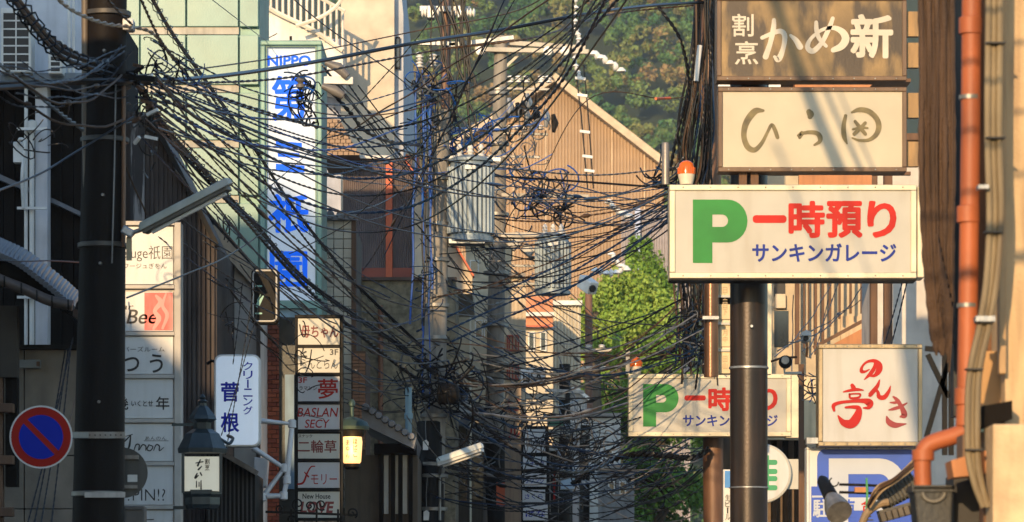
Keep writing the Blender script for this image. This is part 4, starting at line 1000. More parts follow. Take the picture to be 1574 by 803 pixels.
# insulator strings
def chain(label, pts, Y, nper=6, r_=.07):
    o = thing('insulator_string', label, 'insulator string', W(*pts[0], Y))
    P = smooth_path([W(x, y, Y) for x, y in pts], nper)
    mk('guy_wire', MB().tube(P, .018, 6), cable_grey, o)
    for i, p in enumerate(P):
        q = P[min(i + 1, len(P) - 1)]; 
        mk('disc', MB().lathe(p, [(r_ * .3, -r_ * .6), (r_, -r_ * .3), (r_ * .9, 0), (r_ * .4, r_ * .5)], 10, 'x' if i % 2 else 'z'), MATS['porcelain'], o, smooth=True)
    return o
chain('zigzag string of white insulators hanging down from the top before the hill', [(886, -10), (884, 40), (890, 60), (884, 95), (892, 120)], 76, 5)
chain('slanting string of round white insulators at the end of the long crossarm', [(912, 82), (930, 92), (955, 108)], 74.8, 3, .10)
chain('white insulator string slanting down in front of the tan ribbed gable', [(936, 310), (950, 324), (968, 332)], 82, 3, .10)
chain('white insulator row above the bright tree crown', [(915, 415), (940, 420), (962, 412)], 95, 3, .11)
chain('diagonal white insulator string before the grey violet wall', [(940, 390), (950, 405), (964, 414)], 92, 3, .10)
o = thing('guy_wires', 'pair of thin guy wires with white spacers falling past the tan gable', 'cable')
o.location = W(890, 250, 76); OFF[o.name] = Vector(o.location)
for x0, x1 in ((884, 903), (897, 912)): mk('wire', MB().tube([W(x0, 100, 76), W((x0 + x1) / 2, 180, 76), W(x1, 290, 76)], .016, 5), cable_black, o)
for x, y in ((891, 120), (894, 146), (898, 202), (902, 240), (905, 262)): mk('spacer', MB().beam(W(x - 7, y, 75.95), W(x + 9, y + 2, 75.95), .06, .06), MATS['porcelain'], o, bevel=.01)
o = thing('cctv_box', 'small white camera box on the distant crossarm above the trees', 'camera', base(905, 100, 440))
mk('casing', MB().beam(W(895, 432, 100), W(912, 444, 99.6), .3, .35), white_paint, o, bevel=.03); mk('lens', MB().lathe(W(911, 444, 99.5), [(.08, -.1), (.1, 0)], 10, 'y'), black_paint, o)

# ================================================================== SUNLIT SIDE (right)
# dark steel pole with signs
Q_pole = pole('stout black-brown steel pole holding the restaurant signs and upper parking sign', ((1151, -80, 39.9), (1151, 803, 39.9)), .2, .2, mat('sign_pole', (.022, .016, .013), .38, .3, dirt=.5, dcol=(.07, .04, .025), streak=7))
band(Q_pole, 1151, 566, 39.9, .2, .03, zinc); band(Q_pole, 1151, 750, 39.9, .2, .02, zinc)
mk('pole_bolt', MB().lathe(W(1155, 502, 39.69), [(.015, -.04), (.02, -.02), (.02, .03)], 8, 'y'), zinc, Q_pole)
goldm = mat('sign_gold', (.17, .105, .038), .3, .15, var=.4, scale=3, dirt=.92, dcol=(.035, .022, .012), streak=2.2, lo=.47, hi=.56, bump=.1)
frame_w = mat('frame_wood', (.13, .075, .04), .5, dirt=.5, dcol=(.04, .02, .012))
Y1 = 39.2
o, F1 = sign_box('restaurant_sign', 'weathered gold brown signboard with white brushed restaurant characters, topmost on the pole', (1102, -6, 1394, 124), Y1, .3, goldm, frame_w, 7)
cream_ink = mat('cream_ink', (.5, .45, .36), .5, var=.15, bump=0)
fc = lambda x, y: (1000 + x / 2.742, y / 2.742)
text('割', (1126, 22, 1158, 56), F1, cream_ink, o, bold=.02); text('烹', (1130, 64, 1165, 99), F1, cream_ink, o, bold=.02)
brush([[(470, 160, 3), (505, 145, 3.2), (545, 132, 3.8), (565, 150, 4), (560, 200, 3.6), (540, 250, 4.6), (522, 240, 2.2)], [(520, 85, 3), (518, 120, 4), (505, 180, 3.8), (485, 240, 4.6)], [(590, 150, 2.2), (612, 170, 4), (630, 198, 5)],
       [(698, 95, 3), (700, 130, 3.6), (712, 165, 3.2), (740, 195, 2.6)], [(768, 78, 3), (752, 120, 3.6), (722, 180, 3.6), (685, 216, 4.2), (662, 200, 4), (675, 165, 2.8), (720, 128, 2.6), (770, 118, 3.4), (808, 135, 5), (822, 165, 6), (805, 195, 5.5), (770, 212, 4)]], F1, cream_ink, o, fc)
text('新', (1309, 24, 1371, 88), F1, cream_ink, o, bold=.045)
Y2 = 39.2
o, F2 = sign_box('restaurant_sign', 'cream signboard with olive brown brushed hiragana, second from the top on the pole', (1104, 134, 1394, 264), Y2, .3, sign_cream, frame_w, 7)
olive = mat('olive_ink', (.11, .085, .03), .5, var=.5, scale=8, bump=0)
brush([[(475, 467, 2.2), (440, 470, 5), (405, 515, 5), (393, 570, 4.2), (408, 618, 4.5), (438, 633, 4), (468, 605, 3), (492, 560, 2.4), (510, 527, 2.6), (524, 548, 3.2), (535, 580, 3)],
       [(668, 472, 4.5), (674, 482, 5.5), (672, 493, 4)], [(622, 572, 2), (640, 560, 3), (628, 580, 2.5)], [(640, 562, 2.4), (672, 558, 3), (700, 562, 3.4), (714, 578, 4), (712, 598, 3), (690, 612, 1.6)],
       [(822, 488, 2.5), (814, 530, 3.4), (816, 575, 3.8), (828, 606, 1.2)], [(848, 474, 1.5), (880, 463, 3.6), (920, 470, 4), (952, 500, 4.2), (962, 535, 4.2), (950, 568, 3.6), (920, 590, 2.6), (880, 592, 2), (850, 582, 1.2)],
       [(862, 512, 2.4), (880, 535, 3), (905, 565, 2.8)], [(905, 518, 2.4), (880, 545, 2.8), (858, 565, 2.8)], [(852, 545, 1.4), (885, 538, 2), (915, 540, 1.4)]], F2, olive, o, fc)
for y in (40, 88, 165, 240): mk('side_bracket', MB().pb(1394, y - 22, 1412, y + 16, Y2 + .1, .1), mat('bracket_tan', (.25, .15, .06), .5, .2, dirt=.5), o)
# connecting bars between
o = thing('timber_beam', 'short orange timber beam glimpsed between the two restaurant signs', 'beam', base(1240, 50, 134))
mk('beam', MB().prism([(1222, 126), (1346, 124), (1336, 135), (1222, 135)], 50, .4), orange_wood, o)
mk('beam_cap', MB().pb(1180, 121, 1400, 126, 50.2, .5), brown_wood, o)
mk('porcelain_stub', MB().pb(1104, 128, 1124, 133, 49, .1), white_paint, o); mk('porcelain_stub', MB().pb(1182, 126, 1200, 134, 49, .1), white_paint, o)

sign_panel_warm = mat('parking_panel', (.40, .375, .32), .28, var=.06, dirt=.4, dcol=(.27, .22, .15), streak=3.5, lo=.5, hi=.8, bump=.02)
alu = mat('sign_alu', (.50, .44, .32), .4, .25, dirt=.25, dcol=(.4, .3, .18))
def bigP(o, Yf, x0, y0, x1, y1, sw, hx, hy0, hy1, yb):
    """P: stem x0..x0+sw, bowl to x1, counter from stem to hx between hy0 and hy1, bowl bottom yb"""
    mb = MB(); mb.pb(x0, y0, x0 + sw, y1, Yf - .004, .003)
    ro = (yb - y0) / 2; ri = (hy1 - hy0) / 2; n = 14; cyo = (y0 + yb) / 2; cyi = (hy0 + hy1) / 2
    out = [(x0 + sw, y0)] + [(x1 - ro * .92 + ro * .92 * math.cos(R(-90 + 180 * i / n)), cyo + ro * math.sin(R(-90 + 180 * i / n))) for i in range(n + 1)] + [(x0 + sw, yb)]
    inn = [(x0 + sw, hy0)] + [(hx - ri + ri * math.cos(R(-90 + 180 * i / n)), cyi + ri * math.sin(R(-90 + 180 * i / n))) for i in range(n + 1)] + [(x0 + sw, hy1)]
    k = len(out); vs = [W(*p, Yf - .004) for p in out + inn]
    mb.add(vs, [(i, i + 1, i + 1 + k, i + k) for i in range(k - 1)])
    return mk('letter', mb, ink_green, o)
Y3 = 39.0
o, F3 = sign_box('parking_sign', 'large cream parking signboard with green P and orange beacon, nearer and higher of the pair', (1029, 284, 1409, 428), Y3, .4, sign_panel_warm, alu, 9)
bigP(o, F3, 1065, 307, 1149, 404.5, 30, 1119, 330, 349, 373)
for i, (c_, a, b) in enumerate((('一', 1157, 1205), ('時', 1214, 1266), ('預', 1272, 1324), ('り', 1335, 1376))):
    if c_ == '一': mk('letter', MB().prism(rrect(1157, 331, 1209, 343, 5), F3 - .004, .003), ink_faded_red, o)
    else: text(c_, (a, 311, b, 364), F3, ink_faded_red, o, bold=.055)
text('サンキンガレージ', (1157, 375, 1377, 402), F3, ink_faded_blue, o, bold=.04)
mk('end_cap', MB().pb(1410, 286, 1421, 427, Y3 + .03, .35), alu, o, bevel=.01)
mk('bottom_lip', MB().pb(1029, 428.5, 1409, 431, Y3 + .02, .36), black_paint, o)
for x in (1142, 1160): mk('mount_bracket', MB().pb(x - 6, 262, x + 6, 284, Y3 + .3, .1), brown_wood, o)
def beacon(label, x, y0, y1, Y, w_):
    o = thing('beacon', label, 'beacon light', base(x, Y, y1)); s = S(Y); c = W(x, y1, Y); h = (y1 - y0) * s
    mk('base', MB().lathe(c, [(w_ * .75 * s, 0), (w_ * s, h * .38), (w_ * s, h * .42)], 16), mat('beacon_base', (.62, .55, .42), .5, dirt=.2), o, smooth=True)
    om = mat('beacon_orange', (.6, .12, .01), .15, var=.2, bump=0)
    mk('dome', MB().lathe((c[0], c[1], c[2] + h * .42), [(w_ * .95 * s, 0), (w_ * .95 * s, h * .28), (w_ * .8 * s, h * .46), (w_ * .4 * s, h * .56), (w_ * .1 * s, h * .58)], 16), om, o, smooth=True)
    for i in range(10): a = 2 * math.pi * i / 10; p = (c[0] + w_ * .97 * s * math.cos(a), c[1] + w_ * .97 * s * math.sin(a)); mk('dome_rib', MB().tube([(p[0], p[1], c[2] + h * .44), (p[0], p[1], c[2] + h * .7)], w_ * .08 * s, 5), om, o)
    return o
beacon('orange beacon light on top of the nearer parking sign', 1055, 247, 284, Y3 + .2, 13)
o = thing('post_stub', 'grey cylindrical post stub beside the orange beacon of the nearer parking sign', 'post', base(1022, Y3 + .3, 284))
mk('post', MB().lathe(W(1023, 284, Y3 + .3), [(.04, 0), (.04, .42), (.033, .44)], 14), mat('stub_grey', (.22, .2, .18), .4, .4), o, smooth=True)
Y4 = 61
o, F4 = sign_box('parking_sign', 'smaller looking cream parking signboard further down the street behind the black-brown pole', (966, 575, 1216, 671), Y4, .4, sign_panel_warm, alu, 7)
bigP(o, F4, 988.5, 590.5, 1043, 656, 20, 1024, 607.5, 619, 634)
for c_, a, b in (('一', 1052, 1086), ('時', 1090, 1124), ('預', 1128, 1160), ('り', 1166, 1194)):
    if c_ == '一': mk('letter', MB().prism(rrect(1052, 608, 1085, 616, 3.5), F4 - .004, .003), ink_faded_red, o)
    else: text(c_, (a, 597, b, 631), F4, ink_faded_red, o, bold=.055)
text('サンキンガレージ', (1050, 638, 1195, 655), F4, ink_faded_blue, o, bold=.04)
mk('side_trim', MB().pb(1208, 577, 1228, 673, Y4 + .05, .3), alu, o)
beacon('orange beacon light on top of the farther parking sign', 978, 549, 575, Y4 + .2, 9)
o = thing('post_stub', 'short grey post stub next to the farther orange beacon', 'post', base(965, Y4 + .3, 575)); mk('post', MB().pb(962, 537, 968, 575, Y4 + .3, .06), steel_grey, o)
G_pole = pole('brown pole wrapped in hanging cables and carrying the farther parking sign', ((1090, -80, 61.8), (1097, 803, 61.8)), .17, .17, mat('pole_brown', (.15, .075, .04), .5, .1, dirt=.6, dcol=(.04, .02, .012), streak=5))

# pole behind the upper signs wrapped in cables
mk('marker_sleeve', MB().tube([W(1076, 70, 60.2), W(1073, 95, 60.2), W(1070, 125, 60.2)], .04, 8), white_paint, G_pole, smooth=True)
# narrow tenant sign strip
o = thing('tenant_sign', 'narrow cream tenant sign strip with small embossed characters beside the black-brown pole', 'sign', base(1115, 47))
mk('strip_casing', MB().pb(1104, 400, 1186, 575, 47.03, .2), alu, o); 
for i, y in enumerate((432, 455, 497, 538)):
    mk('sign_panel', MB().pb(1106, y + 3, 1123, y + 36, 47, .05), mat('tenant_panel', (.60, .46, .26), .5, dirt=.2), o)
    text('日目月田'[i] + '上下中山'[i], (1111, y + 9, 1118, y + 30), 47, mat('emboss', (.38, .28, .16), .5, bump=0), o, vert=True)
    mk('divider', MB().pb(1104, y - 1, 1125, y + 2.5, 46.97, .06), creamy, o)
o = thing('brown_pipe', 'broad coppery brown pipe standing behind the narrow tenant sign strip', 'pipe', base(1092, 46.5))
mk('pipe', MB().tube([W(1093, 400, 46.8), W(1093, 480, 46.8), W(1093, 580, 46.8)], .09, 14), mat('copper_brown', (.16, .085, .05), .3, .6, dirt=.4), o, smooth=True)
mk('pipe_clamp', MB().pb(1080, 486, 1105, 491, 46.6, .05), zinc, o)

# sunlit house behind
Yh = 66
sun_wall = mat('sunlit_wall', (.46, .37, .25), .75, dirt=.2, dcol=(.4, .3, .2), streak=1.5)
o = thing('sunlit_house', 'cream sunlit house wall with brown vertical bars behind the parking signs', 'house', base(1280, Yh))
mk('wall', MB().pb(1178, 215, 1425, 1000, Yh, 4), sun_wall, o)
mk('roof_eave', MB().pb(1170, 205, 1440, 215, Yh - .5, 4.6), brown_wood, o)
mk('window_recess', MB().pb(1190, 415, 1207, 456, Yh - .02, .05), ink_black, o)
mk('window_recess', MB().pb(1190, 478, 1212, 534, Yh - .02, .05), glass_dark, o)
mk('window_recess', MB().pb(1328, 400, 1336, 478, Yh - .02, .05), glass_dark, o)
mk('meter_casing', MB().pb(1192, 452, 1208, 474, Yh - .12, .12), mat('meter_beige', (.5, .42, .3), .5), o, bevel=.01)
mk('lower_wall_panel', MB().pb(1292, 486, 1338, 530, Yh - .1, .1), mat('lower_tan', (.50, .36, .22), .6, dirt=.4), o)
o = thing('bar_screen', 'row of brown vertical wooden screen bars on the cream sunlit wall', 'screen', base(1280, 65.6))
for x, w2, y1 in ((1222, 7, 560), (1235, 2.5, 535), (1242, 2, 520), (1252, 4, 545), (1263, 4, 540), (1274, 4, 502), (1289, 3.5, 490), (1306, 3.5, 482), (1323, 3, 482)):
    mk('screen_bar', MB().pb(x, 400, x + w2, y1, 65.4, .08), brown_wood, o, bevel=.008)
mk('top_rail', MB().pb(1215, 398, 1340, 404, 65.42, .1), brown_wood, o)
o = thing('stair_rail', 'sloping wooden stair rail before the bar screen above the square restaurant sign', 'rail', base(1300, 64.8, 540))
mk('rail', MB().beam(W(1250, 535, 64.8), W(1362, 474, 64.8), .06, .06), brown_wood, o); mk('stair_board', MB().prism([(1270, 535), (1335, 500), (1360, 500), (1360, 535)], 64.9, .1), orange_wood, o)
o = thing('wooden_post', 'pair of brown wooden posts standing behind the nearer parking sign', 'post', base(1352, 50))
for x, w2 in ((1338, 11), (1359, 13)): mk('post', MB().pb(x, 220, x + w2, 560, 50, .15), brown_wood, o, bevel=.01)
o = thing('white_wall_house', 'plain white sunlit wall next to the wooden posts and the thick cable trunk', 'house', base(1400, 56))
mk('wall', MB().prism([(1340, 236), (1480, 236), (1480, 1000), (1340, 1000)], 52, 1.5), mat('white_sunwall', (.52, .47, .41), .7, dirt=.1), o)
o = thing('orange_fascia', 'orange timber fascia board between the second restaurant sign and the nearer parking sign', 'beam', base(1280, 49, 284))
mk('board', MB().pb(1228, 268, 1340, 300, 49, .1), orange_wood, o); mk('upper_slat', MB().pb(1180, 264, 1400, 269, 49.1, .1), brown_wood, o)
# cctv and spot
o = thing('security_camera', 'white bullet security camera under the nearer parking sign', 'camera', base(1240, 44, 530))
mk('camera_body', MB().lathe(W(1239, 520, 43.7), [(.045, -.12), (.055, -.08), (.055, .14), (.03, .16)], 12, 'y'), white_paint, o, smooth=True)
mk('lens', MB().lathe(W(1239, 520, 43.57), [(.03, 0), (.035, .02)], 12, 'y'), ink_black, o)
mk('sun_shield', MB().prism([(1232, 511), (1240, 507), (1247, 511), (1247, 516), (1232, 516)], 43.55, .3), white_paint, o); mk('camera_arm', MB().tube([W(1240, 524, 43.8), W(1241, 534, 43.8), W(1240, 548, 43.9)], .015, 6), orange_wood, o)
o = thing('spot_lamp', 'round spotlight with chrome face clamped beside the black-brown pole', 'lamp', base(1206, 44, 570))
mk('lamp_shell', MB().lathe(W(1207, 557, 43.9), [(.075, -.08), (.08, -.02), (.05, .08)], 14, 'y'), black_paint, o, smooth=True); mk('lamp_glass', MB().lathe(W(1207, 554, 43.81), [(.045, 0), (.05, .015)], 14, 'y'), zinc, o, smooth=True)
mk('lamp_arm', MB().tube([W(1185, 556, 44), W(1200, 551, 44), W(1225, 549, 44)], .015, 6), brown_wood, o); mk('lamp_stem', MB().tube([W(1206, 565, 43.9), W(1206, 574, 43.9), W(1232, 574, 43.9)], .018, 6), creamy, o)
# square sign
Y5 = 40
o, F5 = sign_box('restaurant_sign', 'square white signboard with red brushed characters hung above the blue parking board', (1258, 529, 1418, 686), Y5, .35, square_white, mat('bronze_frame', (.30, .23, .14), .35, .5, dirt=.4), 7)
fn = lambda x, y: (1174 + x / 2.9425, 530 + y / 2.9425)
redi = mat('brush_red', (.38, .012, .010), .5, spec=.15, bump=0)
brush([[(506, 78, 2), (500, 105, 3), (482, 132, 3), (455, 158, .8)], [(455, 158, .6), (470, 142, 1), (500, 140, 2.5), (520, 118, 4.6), (522, 92, 4.6), (500, 74, 3), (468, 78, 2), (446, 98, 1.8), (442, 120, 3), (458, 122, 2), (478, 112, .8)],
       [(524, 160, 1), (512, 190, 3), (482, 226, 3.4), (474, 232, .8)], [(482, 226, .8), (505, 206, 2), (516, 215, 2.4), (522, 236, 3.4), (545, 238, 3.6), (565, 212, 2.5), (573, 188, .8)],
       [(360, 214, 1), (385, 208, 2), (420, 203, 2.4), (450, 206, 1)], [(400, 184, 3), (406, 196, 3.6), (408, 206, 2)], [(388, 224, 1.6), (390, 240, 1.6), (405, 242, 1.6), (430, 238, 1.6), (436, 224, 1.4), (410, 222, 1.2), (388, 224, 1.2)],
       [(318, 298, 2), (316, 275, 3), (345, 262, 2.4), (400, 256, 2.4), (450, 254, 3.6), (478, 264, 6), (474, 284, 3), (450, 286, 1)], [(370, 284, 1.6), (405, 282, 2.6), (430, 290, 4), (420, 330, 7), (395, 358, 7), (360, 352, 5), (336, 322, 1.2)]], F5, redi, o, fn)
brush([[(566, 296, 1), (590, 290, 2.5), (620, 280, 2.5), (648, 264, 1)], [(572, 262, 1), (595, 262, 2.2), (612, 252, 1.5)], [(586, 236, 1.5), (602, 250, 3), (622, 280, 3.4), (636, 318, 4.6), (618, 326, 1.5)], [(556, 326, 1.4), (566, 350, 4.4), (592, 364, 4.4), (620, 362, 2.6), (646, 358, .6)]], F5, mat('brush_dark_red', (.22, .01, .015), .5, bump=0), o, fn)
mk('bottom_rail', MB().pb(1240, 673, 1262, 682, Y5 + .05, .2), zinc, o)
# blue parking board
Y6 = 40.3
o, F6 = sign_box('parking_board', 'blue and white parking board directly below the square restaurant sign', (1240, 687, 1416, 900), Y6, .3, sign_white, white_paint, 4)
pb_ = mat('board_deep_blue', (.015, .07, .42), .35, var=.12, bump=0); pl = mat('board_pale', (.40, .43, .49), .35, var=.06, bump=0)
mk('blue_field', MB().prism(rrect(1256, 690, 1408, 870, 14), F6 - .004, .003), pb_, o)
mb = MB(); mb.pb(1274, 705, 1304, 860, F6 - .008, .003)
n = 12; out = [(1304, 705)] + [(1352 + 40 * math.cos(R(-90 + 180 * i / n)), 745 + 40 * math.sin(R(-90 + 180 * i / n))) for i in range(n + 1)] + [(1304, 785)]
inn = [(1304, 729)] + [(1352 + 16 * math.cos(R(-90 + 180 * i / n)), 747 + 18 * math.sin(R(-90 + 180 * i / n))) for i in range(n + 1)] + [(1304, 765)]
k = len(out); mb.add([W(*p, F6 - .008) for p in out + inn], [(i, i + 1, i + 1 + k, i + k) for i in range(k - 1)]); mk('letter', mb, pl, o)
mk('blue_plate', MB().pb(1247, 748, 1276, 830, F6 - .012, .003), pb_, o); text('駐', (1250, 768, 1273, 795), F6 - .012, pl, o, bold=.03); mk('white_line', MB().pb(1248, 762, 1274, 765, F6 - .016, .003), pl, o)
text('車', (1296, 768, 1314, 800), F6 - .008, pb_, o, bold=.02)
text('合', (1324, 768, 1342, 786), F6 - .008, redi, o, bold=.03); text('三', (1324, 788, 1342, 800), F6 - .008, ink_black, o, bold=.03)
# green round sign
Y7 = 50
o = thing('round_shop_sign', 'round white sign with thick green strokes half hidden behind the black-brown pole', 'sign', base(1172, Y7, 775))
mk('rim', MB().prism(dcirc(1171, 728, 46), Y7, .25), creamy, o, bevel=.02); mk('face', MB().prism(dcirc(1171, 728, 42), Y7 - .01, .02), sign_white, o)
for y in (707, 721, 732, 746): mk('green_stroke', MB().prism(rrect(1150, y, 1195, y + 8, 3.5), Y7 - .014, .003), mat('stroke_green', (.02, .25, .10), .4, bump=0), o)
mk('green_stroke', MB().pb(1176, 700, 1182, 752, Y7 - .018, .003), MATS['stroke_green'], o)
mk('mount_plate', MB().pb(1210, 706, 1232, 752, Y7 + .1, .1), creamy, o)
o = thing('blue_sign', 'blue and white tenant sign sliver just beyond the brown pole', 'sign', base(1118, 55))
mk('casing', MB().pb(1112, 722, 1180, 900, 55, .2), white_paint, o); mk('blue_panel', MB().pb(1114, 724, 1178, 750, 54.99, .03), mat('mid_blue', (.04, .22, .55), .4, bump=0), o)
text('生ビール', (1115, 760, 1122, 800), 55, ink_black, o, vert=True)
o = thing('narrow_bar_house', 'dark narrow building front behind the round green lettered sign', 'building', base(1200, 57))
mk('wall', MB().pb(1112, 640, 1240, 1000, 63.3, 4), mat('dark_tan', (.16, .11, .07), .8, dirt=.5), o)
for x in (1186, 1204, 1222): mk('post', MB().pb(x, 672, x + 8, 960, 63, .2), dark_wood, o)
mk('fascia', MB().pb(1180, 580, 1262, 676, 62.6, .3), mat('fascia_cream', (.6, .48, .3), .6, dirt=.3), o)
o = thing('square_post', 'tall thin brown square post in front of the dark narrow building', 'post', base(1234, 46))
mk('post', MB().pb(1228, 560, 1236, 960, 46, .08), brown_wood, o)

# ---------------- nearest things at the sunlit edge
Yr = 24
trunk_m = mat('wrapped_sheath', (.075, .043, .025), .85, dirt=.8, dcol=(.02, .012, .008), streak=10, bump=1., bscale=60)
o = thing('hanging_cable_bundle', 'thick brown bundle of wrapped cables hanging down over the edge of the parking sign', 'cable bundle', base(1445, Yr, 540))
nt_ = 9
for i in range(nt_):
    x0 = 1414 + i * 6.1; xe = 1434 + i * 3.6
    P = smooth_path([W(x0, -60, Yr + (.05 if i % 2 else 0)), W(x0 + 2 + rnd.uniform(-1.5, 1.5), 120, Yr + .03), W(x0 + 2, 250, Yr + (.04 if i % 3 else 0)), W(x0 + (xe - x0) * .4, 390, Yr + .02), W(x0 + (xe - x0) * .8, 480, Yr + .03), W(xe + rnd.uniform(-3, 3), 530 + (i * 17) % 34, Yr + .03)], 10)
    rs = [.0205 * (1 + .12 * math.sin(k * 1.7 + i) + rnd.uniform(-.1, .1)) for k in range(len(P))]
    rs[-1] = .006; rs[-2] = .014
    mk('wrapped_cable', MB().tube(P, .03, 10, rs), trunk_m, o, smooth=True)
    if i % 2: mk('loose_strand', MB().tube([q + Vector((.02, -.03, 0)) for q in P[:-3]], .006, 5), trunk_m, o, smooth=True)
for i in range(9):
    y = 420 + i * 14; mk('loose_strand', MB().tube(smooth_path([W(1440 + i * 3, y - 60, Yr - .08), W(1446 + i * 2, y, Yr - .1), W(1440 + i * 2.4, y + 40, Yr - .06)], 4), .006, 5), trunk_m, o)
o = thing('dark_gap_strip', 'black strip standing in for the dark gap between cable trunk and orange pipe', 'wall', base(1478, 24.6))
mk('gap_strip', MB().pb(1466, -80, 1486, 640, Yr + .35, .2), ink_black, o)  # flat black strip, the gap's darkness put into its colour
opm = mat('orange_pipe', (.36, .10, .035), .55, dirt=.8, dcol=(.12, .045, .03), streak=3)
Yo = 21.5
o = thing('orange_pipe', 'salmon orange drainpipe running down the building corner and elbowing to a black hopper', 'pipe', base(1490, Yo, 750))
P = [W(1494, -80, Yo), W(1492, 200, Yo), W(1489, 420, Yo), W(1486, 600, Yo), W(1484, 655, Yo)]
mk('pipe', MB().tube(P, .056, 16), opm, o, smooth=True)
P = smooth_path([W(1482, 664, Yo), W(1462, 672, Yo), W(1436, 680, Yo), W(1422, 690, Yo), W(1418, 712, Yo), W(1419, 752, Yo)], 5)
mk('elbow_pipe', MB().tube(P, .050, 16), opm, o, smooth=True)
mk('pipe_collar', MB().lathe(W(1419, 700, Yo), [(.052, -.03), (.064, -.03), (.064, .03), (.052, .03)], 16), opm, o, smooth=True)
for y in (40, 330, 610):
    p = W(1493 - (y + 80) * .012, y, Yo); mk('pipe_joint', MB().lathe(p, [(.057, -.05), (.066, -.045), (.066, .045), (.057, .05)], 16), opm, o, smooth=True)
for y in (150, 470): mk('pipe_clamp', MB().lathe(W(1493 - (y + 80) * .012, y, Yo), [(.058, -.012), (.061, -.012), (.061, .012), (.058, .012)], 16), steel_grey, o, smooth=True)
o = thing('rain_hopper', 'black plastic rain hopper receiving the orange pipe', 'hopper', base(1435, Yo, 803))
mk('hopper_body', MB().prism([(1404, 749), (1466, 749), (1463, 830), (1412, 830)], Yo - .12, .28), mat('black_plastic', (.02, .02, .02), .35, dirt=.3, dcol=(.06, .05, .03)), o, bevel=.012)
mk('hopper_rim', MB().frame(1402, 746, 1468, 756, Yo - .14, .32, 3), MATS['black_plastic'], o)
P = [W(1418 + 17 + 17 * math.cos(R(180 + 180 * i / 10)), 757 - 14 * math.sin(R(180 + 180 * i / 10)), Yo - .14) for i in range(11)]
mk('hopper_lip', MB().tube(P, .012, 6), mat('plastic_grey', (.12, .11, .09), .4), o, smooth=True)
# beige building edge
beige = mat('beige_wall', (.50, .35, .19), .8, dirt=.8, dcol=(.28, .17, .09), streak=7, scale=1.5, bump=.5)
o = thing('beige_building', 'beige stuccoed building corner at the sunlit edge with brown trim', 'building', base(1560, 20.5))
mk('wall', MB().pb(1545, -80, 1900, 1000, 21.2, .6), beige, o)
mk('brown_trim', MB().pb(1500, -80, 1546, 640, 21.9, .5), mat('trim_rust', (.16, .07, .03), .7, dirt=.6, dcol=(.05, .025, .015), streak=4), o)
mk('corner_board', MB().pb(1536, -80, 1547, 575, 21.1, .1), mat('board_tan', (.40, .25, .12), .7, dirt=.5, streak=6), o, bevel=.008)
mk('pillar_face', MB().pb(1526, 652, 1600, 1000, 20.6, .4), mat('pillar_cream', (.56, .41, .24), .8, dirt=.8, dcol=(.30, .19, .10), streak=4, scale=6, bump=.5), o, bevel=.01)
mk('timber_end', MB().prism([(1500, 626), (1556, 616), (1556, 644), (1500, 660)], 20.9, .4), dark_wood, o)
mk('timber_end', MB().prism([(1462, 708), (1526, 690), (1526, 728), (1466, 734)], 20.9, .3), orange_wood, o)
mk('timber_end', MB().prism([(1480, 668), (1530, 662), (1530, 690), (1480, 704)], 21.0, .3), mat('timber_grey', (.16, .1, .06), .8, dirt=.5), o)
mk('under_panel', MB().pb(1466, 730, 1530, 1000, 21.6, .4), ink_black, o)
mk('mid_panel', MB().pb(1508, 540, 1548, 640, 21.4, .3), mat('mid_tan', (.42, .24, .10), .7, dirt=.4), o)
mk('lower_brown', MB().pb(1512, 728, 1530, 900, 20.9, .2), brown_wood, o)
# beige cables
bc = mat('beige_cable', (.21, .16, .09), .6, dirt=.7, dcol=(.07, .045, .025))
o = thing('wall_cables', 'three beige cables strapped down the corner board beside the orange pipe', 'cable bundle', base(1525, 20.6, 770))
for i in range(3):
    d = i * 9
    q = [(1520 + d, -80), (1518 + d, 200), (1521 + d, 330), (1516 + d * .9, 430), (1506 + d * .8, 500), (1490 + d * .8, 580), (1488 + d * .8, 690), (1497 + d * .6, 740), (1512 + d * .4, 780)]
    mk('cable', MB().tube(smooth_path([W(x, y, 20.75 + .02 * (i % 2)) for x, y in q], 6), .019, 8), bc, o, smooth=True)
for x0, x1, y in ((1516, 1546, 64), (1516, 1546, 210), (1514, 1542, 355), (1500, 1528, 494), (1485, 1512, 566), (1485, 1512, 690)): mk('cable_tie', MB().pb(x0, y, x1, y + 2.5, 20.70, .08), ink_black, o)
mk('saddle_clamp', MB().pb(1500, 486, 1530, 494, 20.68, .1), zinc, o); mk('saddle_clamp', MB().pb(1504, 284, 1520, 290, 20.68, .1), zinc, o)
# truss bracket
o = thing('truss_bracket', 'black cross-braced steel bracket between the square sign and orange pipe', 'bracket', base(1440, 30, 680))
Yt = 30
for a, b in (((1422, 536), (1462, 540)), ((1426, 545), (1458, 612)), ((1460, 548), (1424, 672)), ((1452, 536), (1452, 700)), ((1462, 536), (1462, 700))):
    mk('brace', MB().beam(W(*a, Yt), W(*b, Yt), .04, .04), black_paint, o)
